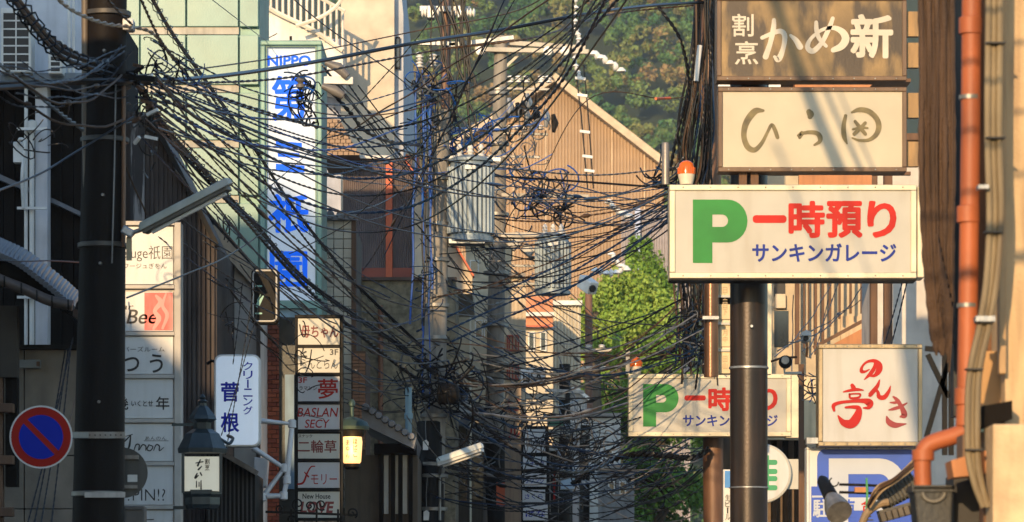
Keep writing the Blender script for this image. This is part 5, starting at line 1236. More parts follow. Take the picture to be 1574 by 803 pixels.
# clamp lamp and motor
o = thing('clamp_lamp', 'chrome reflector clip lamp with a black shade reaching over the blue parking board', 'lamp', base(1285, 30, 790))
c0 = Vector(W(1267, 744, 30)); c1 = Vector(W(1289, 786, 29.7)); t = (c1 - c0)
mk('shade', MB().tube([c0 - t * .22, c0 - t * .1, c0 + t * .2, c0 + t * .48], .05, 14, [.025, .048, .056, .060]), black_paint, o, smooth=True)
mk('reflector', MB().tube([c0 + t * .48, c0 + t * .6, c0 + t * .85, c0 + t * 1.05], .06, 18, [.050, .072, .098, .106]), mat('chrome', (.22, .20, .17), .42, .5, var=.35, scale=14, bump=0), o, smooth=True)  # darkened base colour stands in for dark reflections
mk('handle_ring', MB().tube([W(1282 + 7 * math.cos(a * .7), 741 + 7 * math.sin(a * .7), 29.9) for a in range(7)], .006, 5), black_paint, o)
for y in (745, 757): mk('lamp_arm', MB().tube([W(1290, y, 29.9), W(1330, y + 1, 29.9), W(1372, y + 3, 29.9)], .012, 6), black_paint, o, smooth=True)
mk('terminal_block', MB().pb(1314, 749, 1335, 757, 29.85, .06), orange_wood, o); mk('green_wire', MB().tube([W(1332, 735, 29.8), W(1333, 760, 29.8), W(1331, 800, 29.8)], .009, 6), mat('wire_green', (.05, .25, .08), .5), o)
o = thing('sign_lamp', 'dark ribbed lamp ballast housing hung below the cables beside the rain hopper', 'lamp', base(1385, 29, 803))
mat('housing_dark', (.045, .043, .035), .5, dirt=.5, dcol=(.12, .09, .05)); hd = MATS['housing_dark']
HA, HB = Vector(W(1352, 770, 28.9)), Vector(W(1406, 742, 28.9))
mk('housing', MB().beam(HA, HB, .30, .15), hd, o, bevel=.02)
for i in range(10):
    q0 = HA.lerp(HB, (i + .3) / 10); q1 = HA.lerp(HB, (i + .65) / 10); mk('housing_fin', MB().beam(q0, q1, .33, .175), hd, o, bevel=.006)
for i in range(6):
    q0 = Vector(W(1352 + i * 9, 797 - i * 2.5, 28.7)); mk('lower_fin', MB().beam(q0, q0 + Vector((.04, 0, .012)), .22, .075), mat('fin_tan', (.11, .085, .055), .6, dirt=.5), o, bevel=.008)
mk('lower_rail', MB().beam(W(1350, 790, 28.8), W(1408, 774, 28.8), .2, .04), hd, o)
for i in range(12):
    dx, dy = rnd.uniform(-4, 4), rnd.uniform(-3, 3)
    mk('lamp_cable', MB().tube(smooth_path([W(1336 + dx, 778 + dy, 28.6), W(1352 + dx * 1.4, 752 + dy * 2, 28.55), W(1376 + dx, 738 + dy, 28.5 + i * .01), W(1402 + dx, 716 + dy * 2, 28.6), W(1424 + dx, 690 + dy * 2, 28.8)], 5), .009, 6), rnd.choice([cable_lit_brown, mat('cable_tan_near', (.28, .19, .10), .5, bump=0), cable_black]), o, smooth=True)
mk('conduit', MB().tube(smooth_path([W(1322, 815, 28.7), W(1332, 790, 28.7), W(1350, 776, 28.7), W(1366, 772, 28.7)], 5), .03, 8), mat('conduit_tan', (.25, .17, .09), .6), o, smooth=True)

# ================================================================== OVERHEAD CABLES
rw = random.Random(42)
def resample(P, step_px):
    """even spacing along the line, one sample for every few pixels it covers in the photograph"""
    pp = [((p.x / (K * p.y)), (p.z - CAMZ) / (K * p.y)) for p in P]
    d = [0]
    for a, b in zip(pp[:-1], pp[1:]): d.append(d[-1] + max(1e-6, math.hypot(a[0] - b[0], a[1] - b[1])))
    n = max(4, int(d[-1] / step_px)); out = []; j = 0
    for i in range(n + 1):
        t = d[-1] * i / n
        while j < len(d) - 2 and d[j + 1] < t: j += 1
        k = (t - d[j]) / (d[j + 1] - d[j]); out.append(P[j].lerp(P[j + 1], k))
    return out, d[-1]
def wiremesh(P, r, style, g=rw, wob=.0):
    r *= .85
    mb = MB()
    if style == 'plain':
        Q, _ = resample(P, 14); mb.tube(Q, r, 6); return mb
    if style == 'twist':
        step = 3.4; Q, L = resample(P, step); turn = 17.0 * g.uniform(.8, 1.3); ph = g.random() * 6
        for q in (0, math.pi):
            V = []
            for i, p in enumerate(Q):
                t = (Q[min(i + 1, len(Q) - 1)] - Q[max(i - 1, 0)]).normalized(); a = t.cross(Vector((0, 0, 1))).normalized(); b = a.cross(t)
                an = 2 * math.pi * i * step / turn + q + ph; V.append(p + (a * math.cos(an) + b * math.sin(an)) * r * .62)
            mb.tube(V, r * .66, 5)
        return mb
    # coil: a messenger wire with cable hung in spiral hangers
    Q, L = resample(P, 14); mb.tube(Q, r, 6)
    off = [p + Vector((0, .02, -r * 2.2)) for p in Q]; mb.tube(off, r * .9, 6)
    step = 2.6; Q, L = resample(P, step); turn = 15.0; V = []
    for i, p in enumerate(Q):
        t = (Q[min(i + 1, len(Q) - 1)] - Q[max(i - 1, 0)]).normalized(); a = t.cross(Vector((0, 0, 1))).normalized(); b = a.cross(t)
        an = 2 * math.pi * i * step / turn; V.append(p + Vector((0, 0, -r * 1.2)) + (a * math.cos(an) + b * math.sin(an)) * r * 3.0)
    mb.tube(V, r * .38, 4)
    return mb
def cable(pts, r, m, style, label, group=None, n=10):
    P = smooth_path([W(*p) for p in pts], n)
    mid = P[0]; o = solo('overhead_cable', wiremesh(P, r, style), m, label, 'cable', group, smooth=True); return o
def span(a, b, sag, n=26, wob=0.):
    A, B = Vector(W(*a)), Vector(W(*b)); g1 = rw.uniform(0, 6)
    return [A.lerp(B, i / n) + Vector((wob * math.sin(g1 + i * .9) * .5, 0, -4 * sag * (i / n) * (1 - i / n) + wob * math.sin(g1 * 2 + i * .7))) for i in range(n + 1)]
def wordy(r, m, st):
    c = {'cable_black': 'black', 'cable_navy': 'navy', 'cable_blue': 'blue', 'cable_grey': 'grey', 'cable_lit_brown': 'brown'}.get(m.name, 'dark')
    return '%s %s %s' % ('thin' if r < .0105 else ('thick' if r > .015 else 'medium'), c, 'twisted' if st == 'twist' else 'smooth')
def family(n, a, b, sag, rr, mats, styles, label, group, wob=.012):
    made = []
    for i in range(n):
        pa = tuple(rw.uniform(*q) for q in a); pb_ = tuple(rw.uniform(*q) for q in b)
        P = span(pa, pb_, rw.uniform(*sag), wob=wob); made.append((P[len(P) // 2].z, P, rw.uniform(*rr), rw.choice(styles), rw.choice(mats)))
    made.sort(key=lambda q: -q[0])
    for i, (_, P, r, st, m) in enumerate(made):
        where = ('top one, ' if i == 0 else 'bottom one, ' if i == n - 1 else ('upper, ', 'mid-height, ', 'lower, ')[min(2, 3 * i // n)])
        if rw.random() < .35:
            k0 = rw.randrange(3, len(P) - 4); sl = MB(); wm = wiremesh(P, r, st)
            wm.tube([P[k0], P[k0].lerp(P[k0 + 1], .3), P[k0].lerp(P[k0 + 1], .7), P[k0 + 1]], r, 8, [r * .8, r * 2.3, r * 2.3, r * .8])
        else: wm = wiremesh(P, r, st)
        core = label[5:] if label.startswith('thin ') else label
        solo('overhead_cable', wm, m, wordy(r, m, st) + ' ' + where + core, 'cable', group, smooth=True)
BK, NV, BL, GY, BR = cable_black, cable_navy, cable_blue, cable_grey, cable_lit_brown
# the ones that can be followed in the photograph
cable([(-70, 140, 31), (110, 128, 35), (205, 125, 36), (330, 118, 40), (480, 96, 45), (640, 66, 48), (760, 48, 51), (900, 22, 53), (1000, 9, 57), (1095, 3, 61)], .030, BK, 'plain', 'thickest black cable running from the dark pole over the tower sign to the restaurant signs')
cable([(205, 117, 36), (330, 103, 40), (480, 80, 45), (640, 48, 48), (790, 18, 46), (860, -20, 44)], .010, BR, 'plain', 'thin brown cable just above the thickest one across the tower sign')
cable([(205, 130, 36), (420, 122, 43), (560, 98, 47), (680, 76, 50), (820, 58, 50), (940, 22, 58.5), (1090, 6, 61)], .015, BR, 'twist', 'twisted brown cable just under the thickest one crossing before the hill')
cable([(-60, 128, 31), (50, 126, 34), (205, 122, 36)], .02, BK, 'plain', 'black cable reaching the dark pole over the corner column')
cable([(-60, 60, 31), (0, 100, 32), (45, 135, 33), (90, 172, 34), (128, 200, 35)], .020, GY, 'twist', 'pale twisted cable falling across the corner column to the dark pole')
cable([(10, -25, 31), (60, 42, 33), (95, 78, 34), (140, 95, 35), (182, 108, 36), (205, 118, 36)], .030, BK, 'coil', 'fat black spiral wrapped bundle entering the dark pole above the air conditioners')
cable([(-10, -30, 31), (45, 25, 33), (85, 62, 34), (130, 88, 35), (182, 104, 36)], .022, BR, 'twist', 'brown twisted cable beside the fat spiral bundle above the air conditioners')
cable([(70, -20, 31), (110, 15, 33), (160, 36, 35), (205, 42, 36), (236, 52, 36.5), (262, 84, 38), (300, 130, 40), (340, 176, 43)], .020, mat('cable_tan', (.35, .26, .18), .5, bump=0), 'twist', 'tan twisted cable crossing the top of the dark pole')
cable([(150, -20, 33), (180, 15, 35), (205, 40, 36)], .014, BR, 'twist', 'short brown twisted cable coming down to the top of the dark pole')
for dx, dy, st, lab in ((0, 0, 'coil', 'upper of two spiral hung cables sloping from the mint building down past the tower sign'), (16, 26, 'twist', 'twisted cable close under the spiral hung one before the mint building')):
    cable([(222 - dx, -25, 34), (262 - dx * .6, 45 + dy, 37), (300, 100 + dy * .6, 40), (350, 170 + dy * .6, 44), (400, 240 + dy, 47), (440, 302 + dy, 50), (490, 368 + dy, 52), (552, 440 + dy, 55), (648, 532 + dy, 57)], .016, BK, st, lab)
cable([(212, 120, 36), (255, 195, 38), (300, 245, 40), (350, 300, 43), (400, 352, 46), (460, 420, 50), (520, 466, 52), (600, 520, 56), (672, 575, 58), (760, 640, 72)], .020, BK, 'coil', 'long spiral hung black bundle sloping before the corrugated wall to the lower poles')
cable([(214, 128, 36), (250, 200, 38), (310, 268, 41), (370, 330, 44), (440, 410, 49), (500, 470, 52), (590, 545, 56), (665, 600, 58)], .030, BK, 'twist', 'heavy twisted bundle sloping beneath the long spiral hung one')
cable([(240, 120, 36), (300, 180, 39), (380, 220, 45), (460, 240, 50), (560, 262, 54), (780, 272, 60), (1040, 290, 60.5)], .022, BK, 'plain', 'straight thick black cable crossing the orange-red post and transformer top')
cable([(195, 458, 36), (290, 420, 40), (350, 394, 43), (430, 340, 48)], .011, BK, 'plain', 'thin black cable rising from the dark pole across the bar name panels')
cable([(-20, 300, 31), (60, 268, 34), (120, 232, 35), (205, 180, 36)], .012, BK, 'plain', 'thin black wire rising across the white drain pipes to the dark pole')
cable([(-30, 398, 38), (30, 402, 39), (80, 401, 40), (130, 404, 41)], .010, BK, 'plain', 'thin level wire in front of the tiled eave')
cable([(190, 128, 36), (190, 240, 36.2), (225, 330, 37)], .010, BR, 'plain', 'brown wire dropping down beside the dark pole to its lamp')
cable([(500, 130, 50), (540, 175, 51), (560, 200, 52), (600, 218, 54), (652, 224, 58)], .030, BK, 'twist', 'black sheathed branch cable looping from the splice knot to the transformer pole')
smile = [(0, 0), (14, -26), (-18, 22), (26, 48), (-34, 74), (8, 100), (34, 130), (-10, -48)]
names = ['first', 'second', 'third', 'fourth', 'fifth', 'sixth', 'seventh', 'eighth']
order = sorted(range(8), key=lambda i: smile[i][1])
for i, (dx, dy) in enumerate(smile):
    cable([(232, 130 + dy * .25, 36.5), (330, 165 + dy * .6, 41), (430, 205 + dy * .9, 46), (530, 226 + dy, 50), (630, 218 + dy, 51), (720, 180 + dy * .9, 49), (800, 128 + dy * .7, 46), (870, 66 + dy * .5, 42), (930 + dx * 1.4, -20, 36)],
          (.014, .017, .013, .019, .014, .020, .014, .011)[i], (NV, BK, BK, NV, BK, NV, BK, BR)[i], ('twist', 'twist', 'plain', 'twist', 'twist', 'twist', 'plain', 'plain')[i],
          '%s highest sagging cable sweeping from the tower sign up across the hill' % names[order.index(i)])
for i, (a, b, c, lab) in enumerate((((640, 510), (850, 412), (1040, 298), 'topmost'), ((640, 530), (850, 434), (1040, 312), 'middle'), ((640, 552), (860, 452), (1040, 330), 'lowest'))):
    cable([(a[0], a[1], 58), (740, (a[1] + b[1]) / 2 + 2, 58.5), (b[0], b[1], 59), (950, (b[1] + c[1]) / 2 + 2, 60), (c[0], c[1], 60.5)], .018, NV, 'twist', '%s of three navy twisted cables climbing to the nearer parking sign' % lab)
cable([(655, 640, 58), (740, 636, 58), (800, 645, 58.5), (860, 646, 59), (915, 636, 61), (958, 622, 62.3), (1060, 590, 63)], .024, GY, 'plain', 'shiny grey thick cable sagging low in front of the lower parking sign edge')
cable([(650, 625, 58), (720, 640, 58), (790, 690, 58), (850, 722, 57), (910, 722, 58.5), (950, 700, 61.5), (1000, 660, 62.6), (1070, 600, 63)], .030, BK, 'twist', 'deepest thick twisted bundle sagging under the lower parking sign')
cable([(880, 745, 62), (930, 712, 61.5), (985, 698, 61), (1060, 704, 61), (1090, 690, 61.4)], .055, BK, 'twist', 'very thick ragged black bundle under the lower parking sign')
cable([(820, 300, 76), (900, 156, 60), (1020, 152, 60), (1080, 148, 61)], .010, BR, 'plain', 'thin wire with an orange sleeve crossing before the hill')
mk_sleeve = solo('wire_sleeve', MB().tube([W(1008, 152, 59.2), W(1020, 151.5, 59.9), W(1030, 151, 60.1)], .022, 8), mat('sleeve_orange', (.6, .12, .04), .5), 'small orange sleeve on the thin wire before the hill', 'cable sleeve')
cable([(1012, 10, 60), (1045, 60, 60), (1058, 130, 60.3), (1040, 210, 60.4), (1030, 262, 60.5)], .03, BK, 'twist', 'thick black cable swinging out from the cable wrapped pole beside the hill')
cable([(300, -20, 46), (420, 70, 60), (470, 90, 62)], .007, BK, 'plain', 'hair thin wire falling from the top toward the tower sign')
cable([(430, -20, 40), (500, 40, 44), (600, 110, 50), (660, 160, 58)], .009, BK, 'plain', 'thin wire crossing the curved stair and pale apartment wall')
cable([(700, -30, 44), (640, 60, 48), (560, 150, 52), (480, 230, 55), (400, 300, 50)], .009, BK, 'twist', 'thin twisted wire slanting down across the pale apartment wall')
o = thing('splice_closure', 'grey splice closure and white terminal box strapped on the cables beside the splice knot', 'splice box', W(515, 125, 50))
mk('terminal_box', MB().beam(W(498, 124, 49.9), W(543, 125, 49.9), .1, .1), white_paint, o, bevel=.01)
for pts in ([(495, 132), (515, 140), (528, 148)], [(500, 96), (520, 104), (534, 118)]):
    mk('closure_body', MB().tube([W(x, y, 49.8) for x, y in pts], .06, 12, [.035, .07, .05]), mat('closure_grey', (.14, .13, .12), .5, dirt=.4), o, smooth=True)
mk('suspension_insulator', MB().lathe(W(462, 128, 49.8), [(.02, -.08), (.06, -.06), (.06, -.02), (.03, 0), (.06, .03), (.02, .1)], 12), MATS['closure_grey'], o, smooth=True)
# families nothing tells apart
family(6, ((212, 245), (105, 165), (36, 37)), ((1030, 1060), (255, 300), (60, 61.3)), (.35, 1.2), (.009, .016), (BK, NV, BK), ('plain', 'twist'), 'cable from the dark pole to the cable wrapped pole', 'cables from the dark pole to the cable wrapped pole')
family(9, ((205, 250), (60, 200), (36, 37)), ((648, 692), (110, 300), (57.6, 58.2)), (.1, 1.3), (.008, .016), (BK, BK, NV, BL), ('plain', 'twist', 'twist'), 'cable from the dark pole to the transformer pole head', 'cables from the dark pole to the transformer pole head')
family(7, ((205, 270), (90, 260), (36, 38)), ((640, 690), (430, 620), (57.6, 58.2)), (.1, .9), (.008, .015), (BK, BK, NV), ('plain', 'twist'), 'cable sloping down from dark pole to transformer pole', 'cables sloping down to the transformer pole')
family(15, ((655, 700), (190, 470), (57.5, 58.2)), ((1030, 1075), (265, 335), (60, 61.3)), (.0, .8), (.009, .016), (BK, NV, NV, BK, BR), ('plain', 'twist'), 'cable from transformer pole to the nearer parking sign', 'cables from the transformer pole to the nearer parking sign')
family(10, ((740, 800), (190, 420), (74.5, 75.5)), ((1030, 1075), (255, 345), (60, 61.3)), (.0, 1.0), (.010, .016), (BK, BK, NV, BR), ('plain', 'twist'), 'cable crossing the tan gable from the far pole', 'cables from the far pole across the tan gable')
family(18, ((650, 700), (480, 645), (57.5, 58.2)), ((1035, 1085), (450, 560), (59.5, 61.3)), (.1, 1.0), (.008, .016), (BK, BR, NV, GY, BR, BK), ('plain', 'twist'), 'cable strung low under the nearer parking sign', 'low cables under the nearer parking sign')
family(16, ((750, 775), (430, 650), (74.5, 75.3)), ((1060, 1095), (480, 566), (60, 62)), (.1, 1.1), (.010, .017), (BK, BK, GY, NV), ('plain', 'twist'), 'cable before the bright tree from the far pole', 'cables before the bright tree')
family(30, ((650, 700), (590, 770), (57.5, 58.2)), ((1000, 1095), (600, 770), (61.9, 63)), (.1, 1.2), (.008, .015), (BK, BK, BK, GY, NV), ('plain', 'twist'), 'cable in the dark tangle below the farther parking sign', 'cables in the shaded tangle')
family(16, ((770, 880), (540, 720), (80, 95)), ((1000, 1100), (560, 790), (63, 70)), (.0, 1.4), (.010, .018), (BK, BK, GY, NV), ('plain', 'twist'), 'far cable crossing the shaded lower trees', 'cables crossing the lower trees')
family(8, ((230, 330), (150, 380), (40, 46)), ((560, 680), (440, 600), (56, 58)), (.0, .5), (.007, .012), (BK, BK, NV), ('plain', 'twist'), 'service cable before the cream tiled building', 'service cables before the tiled building')
family(8, ((480, 560), (90, 180), (50, 52)), ((860, 960), (480, 620), (88, 98)), (.0, .7), (.008, .014), (BK, BK), ('plain', 'twist'), 'cable slanting from the splice knot toward the tree', 'cables slanting toward the bright tree')
family(6, ((780, 1010), (-40, -15), (38, 46)), ((420, 600), (200, 420), (50, 60)), (.0, .6), (.007, .013), (BK, NV, BK, BR), ('plain', 'twist'), 'wire slanting down across the hill to the tower sign', 'wires slanting down across the hill')
family(7, ((330, 400), (400, 520), (45, 48)), ((640, 680), (540, 640), (57.6, 58.2)), (.1, .8), (.008, .013), (BK, BK), ('plain', 'twist'), 'cable from the white gabled house to the transformer pole', 'cables leaving the gabled house')
family(7, ((528, 700), (560, 640), (50, 58)), ((740, 860), (640, 780), (70, 80)), (.0, .7), (.008, .014), (BK, GY, BK), ('plain', 'twist'), 'drooping cable over the small townhouse roof', 'cables over the townhouse roof')
family(9, ((-40, 60), (90, 160), (31, 33)), ((180, 205), (60, 200), (35.6, 36)), (.0, .3), (.007, .014), (BK, BK, BR), ('plain', 'twist'), 'short cable crossing the off-white wall to the dark pole', 'cables crossing to the dark pole')
family(12, ((640, 700), (120, 250), (57.6, 58.2)), ((760, 850), (150, 330), (74.5, 76)), (-.1, .8), (.009, .016), (BK, NV, BL, NV), ('plain', 'twist'), 'cable between the heads of the two concrete poles', 'cables between the concrete poles')
family(10, ((655, 690), (380, 560), (57.6, 58.2)), ((780, 900), (420, 640), (76, 92)), (.0, .6), (.009, .015), (BK, NV, GY), ('plain', 'twist'), 'cable dropping from the transformer pole into the far street', 'cables dropping into the far street')
family(6, ((1190, 1330), (430, 470), (50, 52)), ((1190, 1260), (520, 600), (44, 48)), (.0, .3), (.007, .010), (BK,), ('plain', 'twist'), 'cable hanging before the cream sunlit house', 'cables before the sunlit house')
for i, (x0, y0, x1, y1) in enumerate(((105, 535, 62, 810), (108, 540, 78, 812), (112, 520, 42, 806), (100, 540, 52, 808), (118, 600, 92, 700))):
    solo('overhead_cable', wiremesh(span((x0, y0, 40.5), (x1, y1, 37), .05), .009, 'twist'), BK, 'black drop cable falling across the tan concrete panels behind the no-parking sign', 'cable', 'drop cables over the concrete panels', smooth=True)
for i, (x0, y0, x1, y1) in enumerate(((372, 440, 358, 560), (392, 430, 346, 700), (398, 470, 340, 670))):
    solo('overhead_cable', wiremesh(span((x0, y0, 44), (x1, y1, 43.5), .05), .007, 'twist'), BK, 'thin drop wire hanging in front of the cleaning sign', 'cable', 'wires before the cleaning sign', smooth=True)
for i, (x0, y0, x1, y1) in enumerate(((1395, 430, 1362, 560), (1388, 430, 1350, 560))):
    solo('overhead_cable', wiremesh(span((x0, y0, 45), (x1, y1, 44), .02), .010, 'twist'), BK, 'dark cable falling over the plain white sunlit wall', 'cable', 'cables over the white sunlit wall', smooth=True)
# hanging bundle round the cable wrapped pole
for i in range(34):
    x0 = rw.uniform(1068, 1102); xm = rw.uniform(1038, 1096); x2 = rw.uniform(1032, 1098); xe = rw.uniform(1046, 1104)
    yb = rw.uniform(440, 600)
    P = smooth_path([W(x0, -40, 60.4 + rw.uniform(-.3, .3)), W((x0 + xm) / 2 + 4, rw.uniform(80, 150), 60.3), W(xm, rw.uniform(210, 270), 60.5 + rw.uniform(-.2, .4)), W(x2, rw.uniform(330, 400), 60.8), W(xe, yb, 60.9 + rw.uniform(-.2, .3))], 10)
    r_, st, m_ = rw.uniform(.011, .026), rw.choice(('plain', 'twist', 'plain')), rw.choice((BK, BK, BK, NV, BR, BK)); solo('overhead_cable', wiremesh(P, r_, st), m_, wordy(r_, m_, st) + (' long' if yb > 520 else ' short') + ' cable in the curtain hanging round the wrapped pole', 'cable', 'hanging cables round the wrapped pole', smooth=True)
for i in range(20):
    x = rw.uniform(1040, 1106)
    P = span((x, 430, 60.8), (x + rw.uniform(-10, 10), rw.uniform(545, 572), 61), 0, 12, .02)
    r_, st, m_ = rw.uniform(.008, .018), rw.choice(('plain', 'twist')), rw.choice((BK, BK, NV, BR)); solo('overhead_cable', wiremesh(P, r_, st), m_, wordy(r_, m_, st) + (' cable nearer the tree' if x < 1062 else ' cable nearer the coppery pipe' if x > 1086 else ' middle cable') + ' hanging below the parking sign', 'cable', 'cables hanging below the nearer parking sign', smooth=True)
for i in range(11):
    x = rw.uniform(641, 664); P = span((x, rw.uniform(100, 200), 57.7), (x + rw.uniform(-12, 10), rw.uniform(300, 640), 57.6), 0, 16, .03)
    r_, st, m_ = rw.uniform(.010, .020), rw.choice(('plain', 'twist')), rw.choice((BL, BK, BK, NV, BL)); solo('overhead_cable', wiremesh(P, r_, st), m_, wordy(r_, m_, st) + (' long' if P[-1].z < 7.5 else ' short') + ' riser cable clinging to the transformer pole', 'cable', 'riser cables on the transformer pole', smooth=True)
for i in range(10):
    x = rw.uniform(655, 720); P = span((x, -20, 57.6), (x + rw.uniform(-20, 40), rw.uniform(120, 240), 57.6), 0, 14, .06)
    r_ = rw.uniform(.012, .03); solo('overhead_cable', wiremesh(P, r_, 'plain'), BK, ('thick' if r_ > .022 else 'thin') + ' black jumper cable ' + ('close to' if x < 690 else 'swinging away from') + ' the steel extension, ' + ('shorter' if P[-1].z > 10.2 else 'longer') + ' one', 'cable', 'jumper cables on the steel extension', smooth=True)
# tangles: loops of spare cable
def tangle(label, c, rx, ry, Y, n, rr, mats, size, dy=.35):
    o = thing('cable_tangle', label, 'cable tangle', W(*c, Y))
    for i in range(int(n * .5)):
        x, y = c[0] + rw.gauss(0, .45) * rx, c[1] + rw.gauss(0, .45) * ry; yy = Y + rw.uniform(-dy, dy)
        ra, rb = rw.uniform(*size) * 1.15, rw.uniform(*size) * rw.uniform(.2, .85); a0 = rw.random() * 6.3; sp = rw.choice((.2, .3, .4, .5, .7, 1.1)) * 6.28; tl_ = rw.random() * 3.14
        V = []; kx, ky = rw.uniform(-1.5, 1.5) * size[1], rw.uniform(-1.2, 1.2) * size[1]
        m_ = 14
        for k in range(m_ + 1):
            t = k / m_; a = a0 + sp * t; u, v_ = ra * math.cos(a), rb * math.sin(a)
            V.append(W(x + u * math.cos(tl_) - v_ * math.sin(tl_) + kx * (t - .5), y + u * math.sin(tl_) + v_ * math.cos(tl_) + ky * (t - .5), yy + .15 * math.sin(a * 1.3)))
        mk('cable_loop', MB().tube(V, rw.uniform(*rr) * .8, 5), rw.choice(mats), o, smooth=True)
    return o
tangle('tangle of black and blue loops behind the head of the dark pole', (255, 125), 60, 50, 37.5, 46, (.006, .012), (BK, BL, BK, NV), (8, 26))
tangle('tangle of wires and clips down the sunny edge of the dark pole', (225, 200), 30, 90, 37, 34, (.006, .014), (BK, BK, GY, BR), (6, 22))
tangle('round splice knot of looped cables hanging in front of the tower sign', (468, 142), 24, 24, 50, 44, (.009, .016), (BK, NV, BL, BK, BK), (9, 20), .2)
tangle('lower dangling loops of the splice knot', (475, 170), 18, 18, 50, 10, (.012, .020), (BK, BK), (9, 18), .2)
tangle('small coil of spare wire hanging by the spiral bundle over the mint building', (352, 345), 16, 16, 44, 10, (.007, .010), (BK,), (9, 18), .1)
tangle('thick knot of blue and black cables at the head of the transformer pole', (668, 150), 34, 60, 57.5, 70, (.010, .020), (BK, BL, NV, BK, GY), (8, 24))
tangle('fan of blue cables beside the big transformer', (720, 215), 45, 45, 58.5, 44, (.009, .017), (BK, BL, NV, BL, GY), (10, 34))
tangle('loops of cable round the hardware of the pale far pole', (812, 190), 40, 60, 74.3, 46, (.012, .020), (BK, BK, GY), (6, 22))
tangle('dark and blue cable loops on the crossarms above the smaller transformer', (820, 300), 60, 50, 74.5, 80, (.012, .022), (BK, NV, BK, BL, GY), (8, 30))
tangle('big black drooping loops above the smaller transformer', (868, 325), 16, 26, 74, 14, (.018, .028), (BK,), (12, 24), .3)
tangle('bristling cluster of wire ends on the far concrete pole', (750, 390), 16, 20, 73, 34, (.010, .016), (BK, GY, BK), (5, 16), .3)
tangle('tangle of black wires at the foot of the hill beside the nearer parking sign', (1030, 270), 34, 24, 60.5, 36, (.010, .019), (BK, BK, NV, GY), (8, 26), .3)
tangle('tangle of wire loops under the nearer parking sign', (1055, 505), 34, 40, 60.5, 34, (.010, .018), (BK, BK, NV, GY), (7, 26), .3)
tangle('wire nest on top of the farther parking sign', (1064, 540), 22, 14, 60.5, 20, (.010, .018), (BK, BK, GY, NV), (6, 24), .3)
tangle('dense knot of bundled cable where the lines meet the transformer pole sleeve', (690, 590), 55, 55, 57.6, 90, (.010, .022), (BK, BK, BK, NV, GY), (8, 34))
tangle('nest of dark loops across the shaded white shop panels', (790, 640), 70, 60, 68, 80, (.010, .020), (BK, BK, NV, GY), (10, 40))
tangle('messy wire web in front of the lower dark trees', (880, 690), 70, 70, 72, 90, (.010, .020), (BK, BK, BK, GY), (10, 44))
tangle('spidery wire web beneath the farther parking sign', (1000, 730), 60, 35, 66, 50, (.009, .018), (BK, BK, GY), (10, 44))
tangle('loose loops hanging beside the mid height of the transformer pole', (655, 420), 16, 60, 57.5, 34, (.008, .014), (BK, BK, NV), (6, 20), .3)
tangle('wisps of wire on the dark timber eave by the transformer pole', (640, 600), 30, 50, 57, 30, (.008, .013), (BK, BK), (8, 30), .3)
tangle('blue grey wire bunch by the square restaurant sign', (1248, 590), 10, 34, 43, 24, (.006, .010), (BK, NV, BL, GY), (6, 18), .2)
tangle('dangling loops of wire around the white gabled house', (345, 470), 16, 60, 43, 16, (.006, .010), (BK,), (7, 22), .2)
tangle('small wire loops over the white drain pipes', (60, 210), 34, 40, 38, 14, (.006, .011), (BK,), (12, 30), .3)
tangle('black wire loops around the narrow column of bar signs top', (465, 560), 14, 60, 46.5, 18, (.006, .011), (BK,), (7, 26), .2)

# ================================================================== UNSEEN HOUSES ADDED BESIDE THE NEAR STREET (shaped to cast the evening shade)
def shade_house(x0, y0, x1, y1, h, label):
    o = thing('shade_house', label, 'house', ((x0 + x1) / 2, (y0 + y1) / 2, 0), 'unseen houses added for shade')
    mk('wall', MB().box(x0, y0, 0, x1, y1, h), white_plaster, o)
    mk('roof', MB().box(x0 - .1, y0, h, x1 + .25, y1, h + .25), roof_tile, o)
for a in ((-7.2, 22, -4.7, 27.4, 9.2, 'unseen narrow house added to shade the dark pole'), (-9.0, 8, -4.6, 17, 5.2, 'unseen low house added for shade close to the camera'), (-9.0, 17, -4.8, 27.3, 5.6, 'unseen low house added for shade just before the dark pole'),
          (-12, 6, -10.6, 27.5, 10.5, 'unseen house added for shade behind the low houses'), (-24, 16, -12.1, 27.5, 16, 'unseen tall house added for shade behind all the others')):
    shade_house(*a)

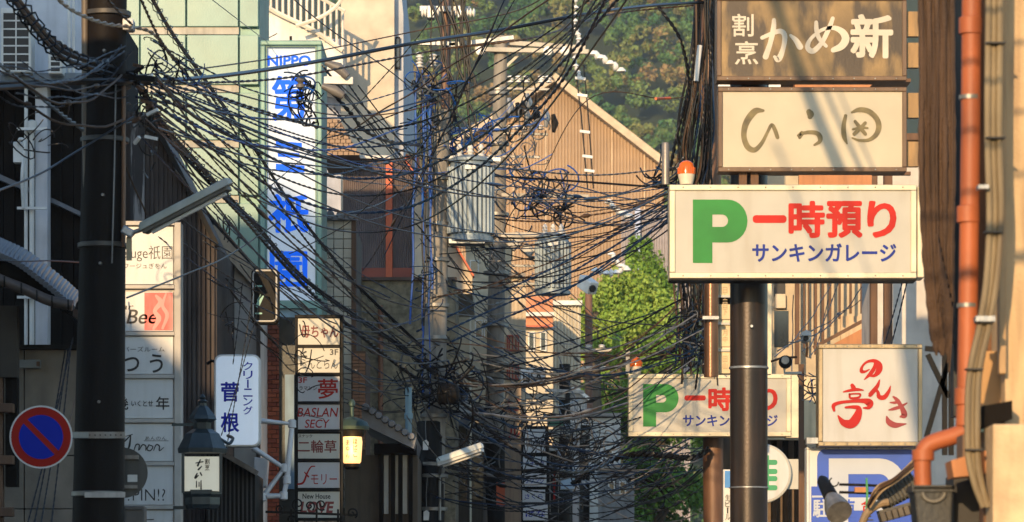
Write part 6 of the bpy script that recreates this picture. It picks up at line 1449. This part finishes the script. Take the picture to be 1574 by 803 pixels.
# cables strung higher up, nearer the camera, whose shadows fall over the signs and the sunlit wall
def above(px, py, Y, t): p = Vector(W(px, py, Y)) - sd * t; return p
for (a, b, t1, t2, r_, lab) in (((1172, -60), (1292, 265), 15, 8.5, .075, 'heavy black cable bundle strung over the street near the camera'), ((1196, -60), (1325, 265), 15, 9, .028, 'second cable beside the heavy bundle near the camera'),
        ((1215, -60), (1345, 265), 15.5, 9.5, .016, 'thin cable beside the heavy bundle near the camera'), ((1205, 250), (1300, 460), 16, 14.5, .022, 'cable sagging toward the near parking sign'), ((1290, 250), (1350, 460), 16, 14.5, .012, 'thinner cable sagging toward the near parking sign'),
        ((1380, 500), (1420, 720), 17, 17, .12, 'near service cable bundle over the street')):
    A, B = above(*a, 39.2, t1), above(*b, 39.2, t2)
    P = [A.lerp(B, i / 10) + Vector((0, 0, -.1 * math.sin(math.pi * i / 10))) for i in range(11)]
    P = [A + (A - B) * .15] + P
    solo('overhead_cable', MB().tube(P, r_, 6), BK, lab, 'cable', smooth=True)
for y, t1 in ((100, 6.0), (205, 6.3), (300, 6.6), (425, 7.4)):
    A = above(1490, y, 21.5, t1); P = [A + Vector((-5, -.3, .5)), A + Vector((-2, 0, .12)), A, A + Vector((1.2, .3, .02))]
    solo('overhead_cable', wiremesh(smooth_path(P, 8), .04 if y == 425 else .016, 'plain'), BK, 'cable crossing above the street close to the beige building', 'cable', 'near crossing cables', smooth=True)

hz = MB().box(-700, -20, -1.5, 700, 1100, 300)
ho = mk('haze', hz, None); ho['kind'] = 'stuff'
hm = bpy.data.materials.new('haze'); hm.use_nodes = True; hn = hm.node_tree; hn.nodes.clear()
ou = hn.nodes.new('ShaderNodeOutputMaterial'); pv = hn.nodes.new('ShaderNodeVolumePrincipled')
pv.inputs['Color'].default_value = (.92, .95, 1, 1); pv.inputs['Density'].default_value = .00022; pv.inputs['Anisotropy'].default_value = .3
hn.links.new(pv.outputs[0], ou.inputs['Volume']); ho.data.materials.clear(); ho.data.materials.append(hm)
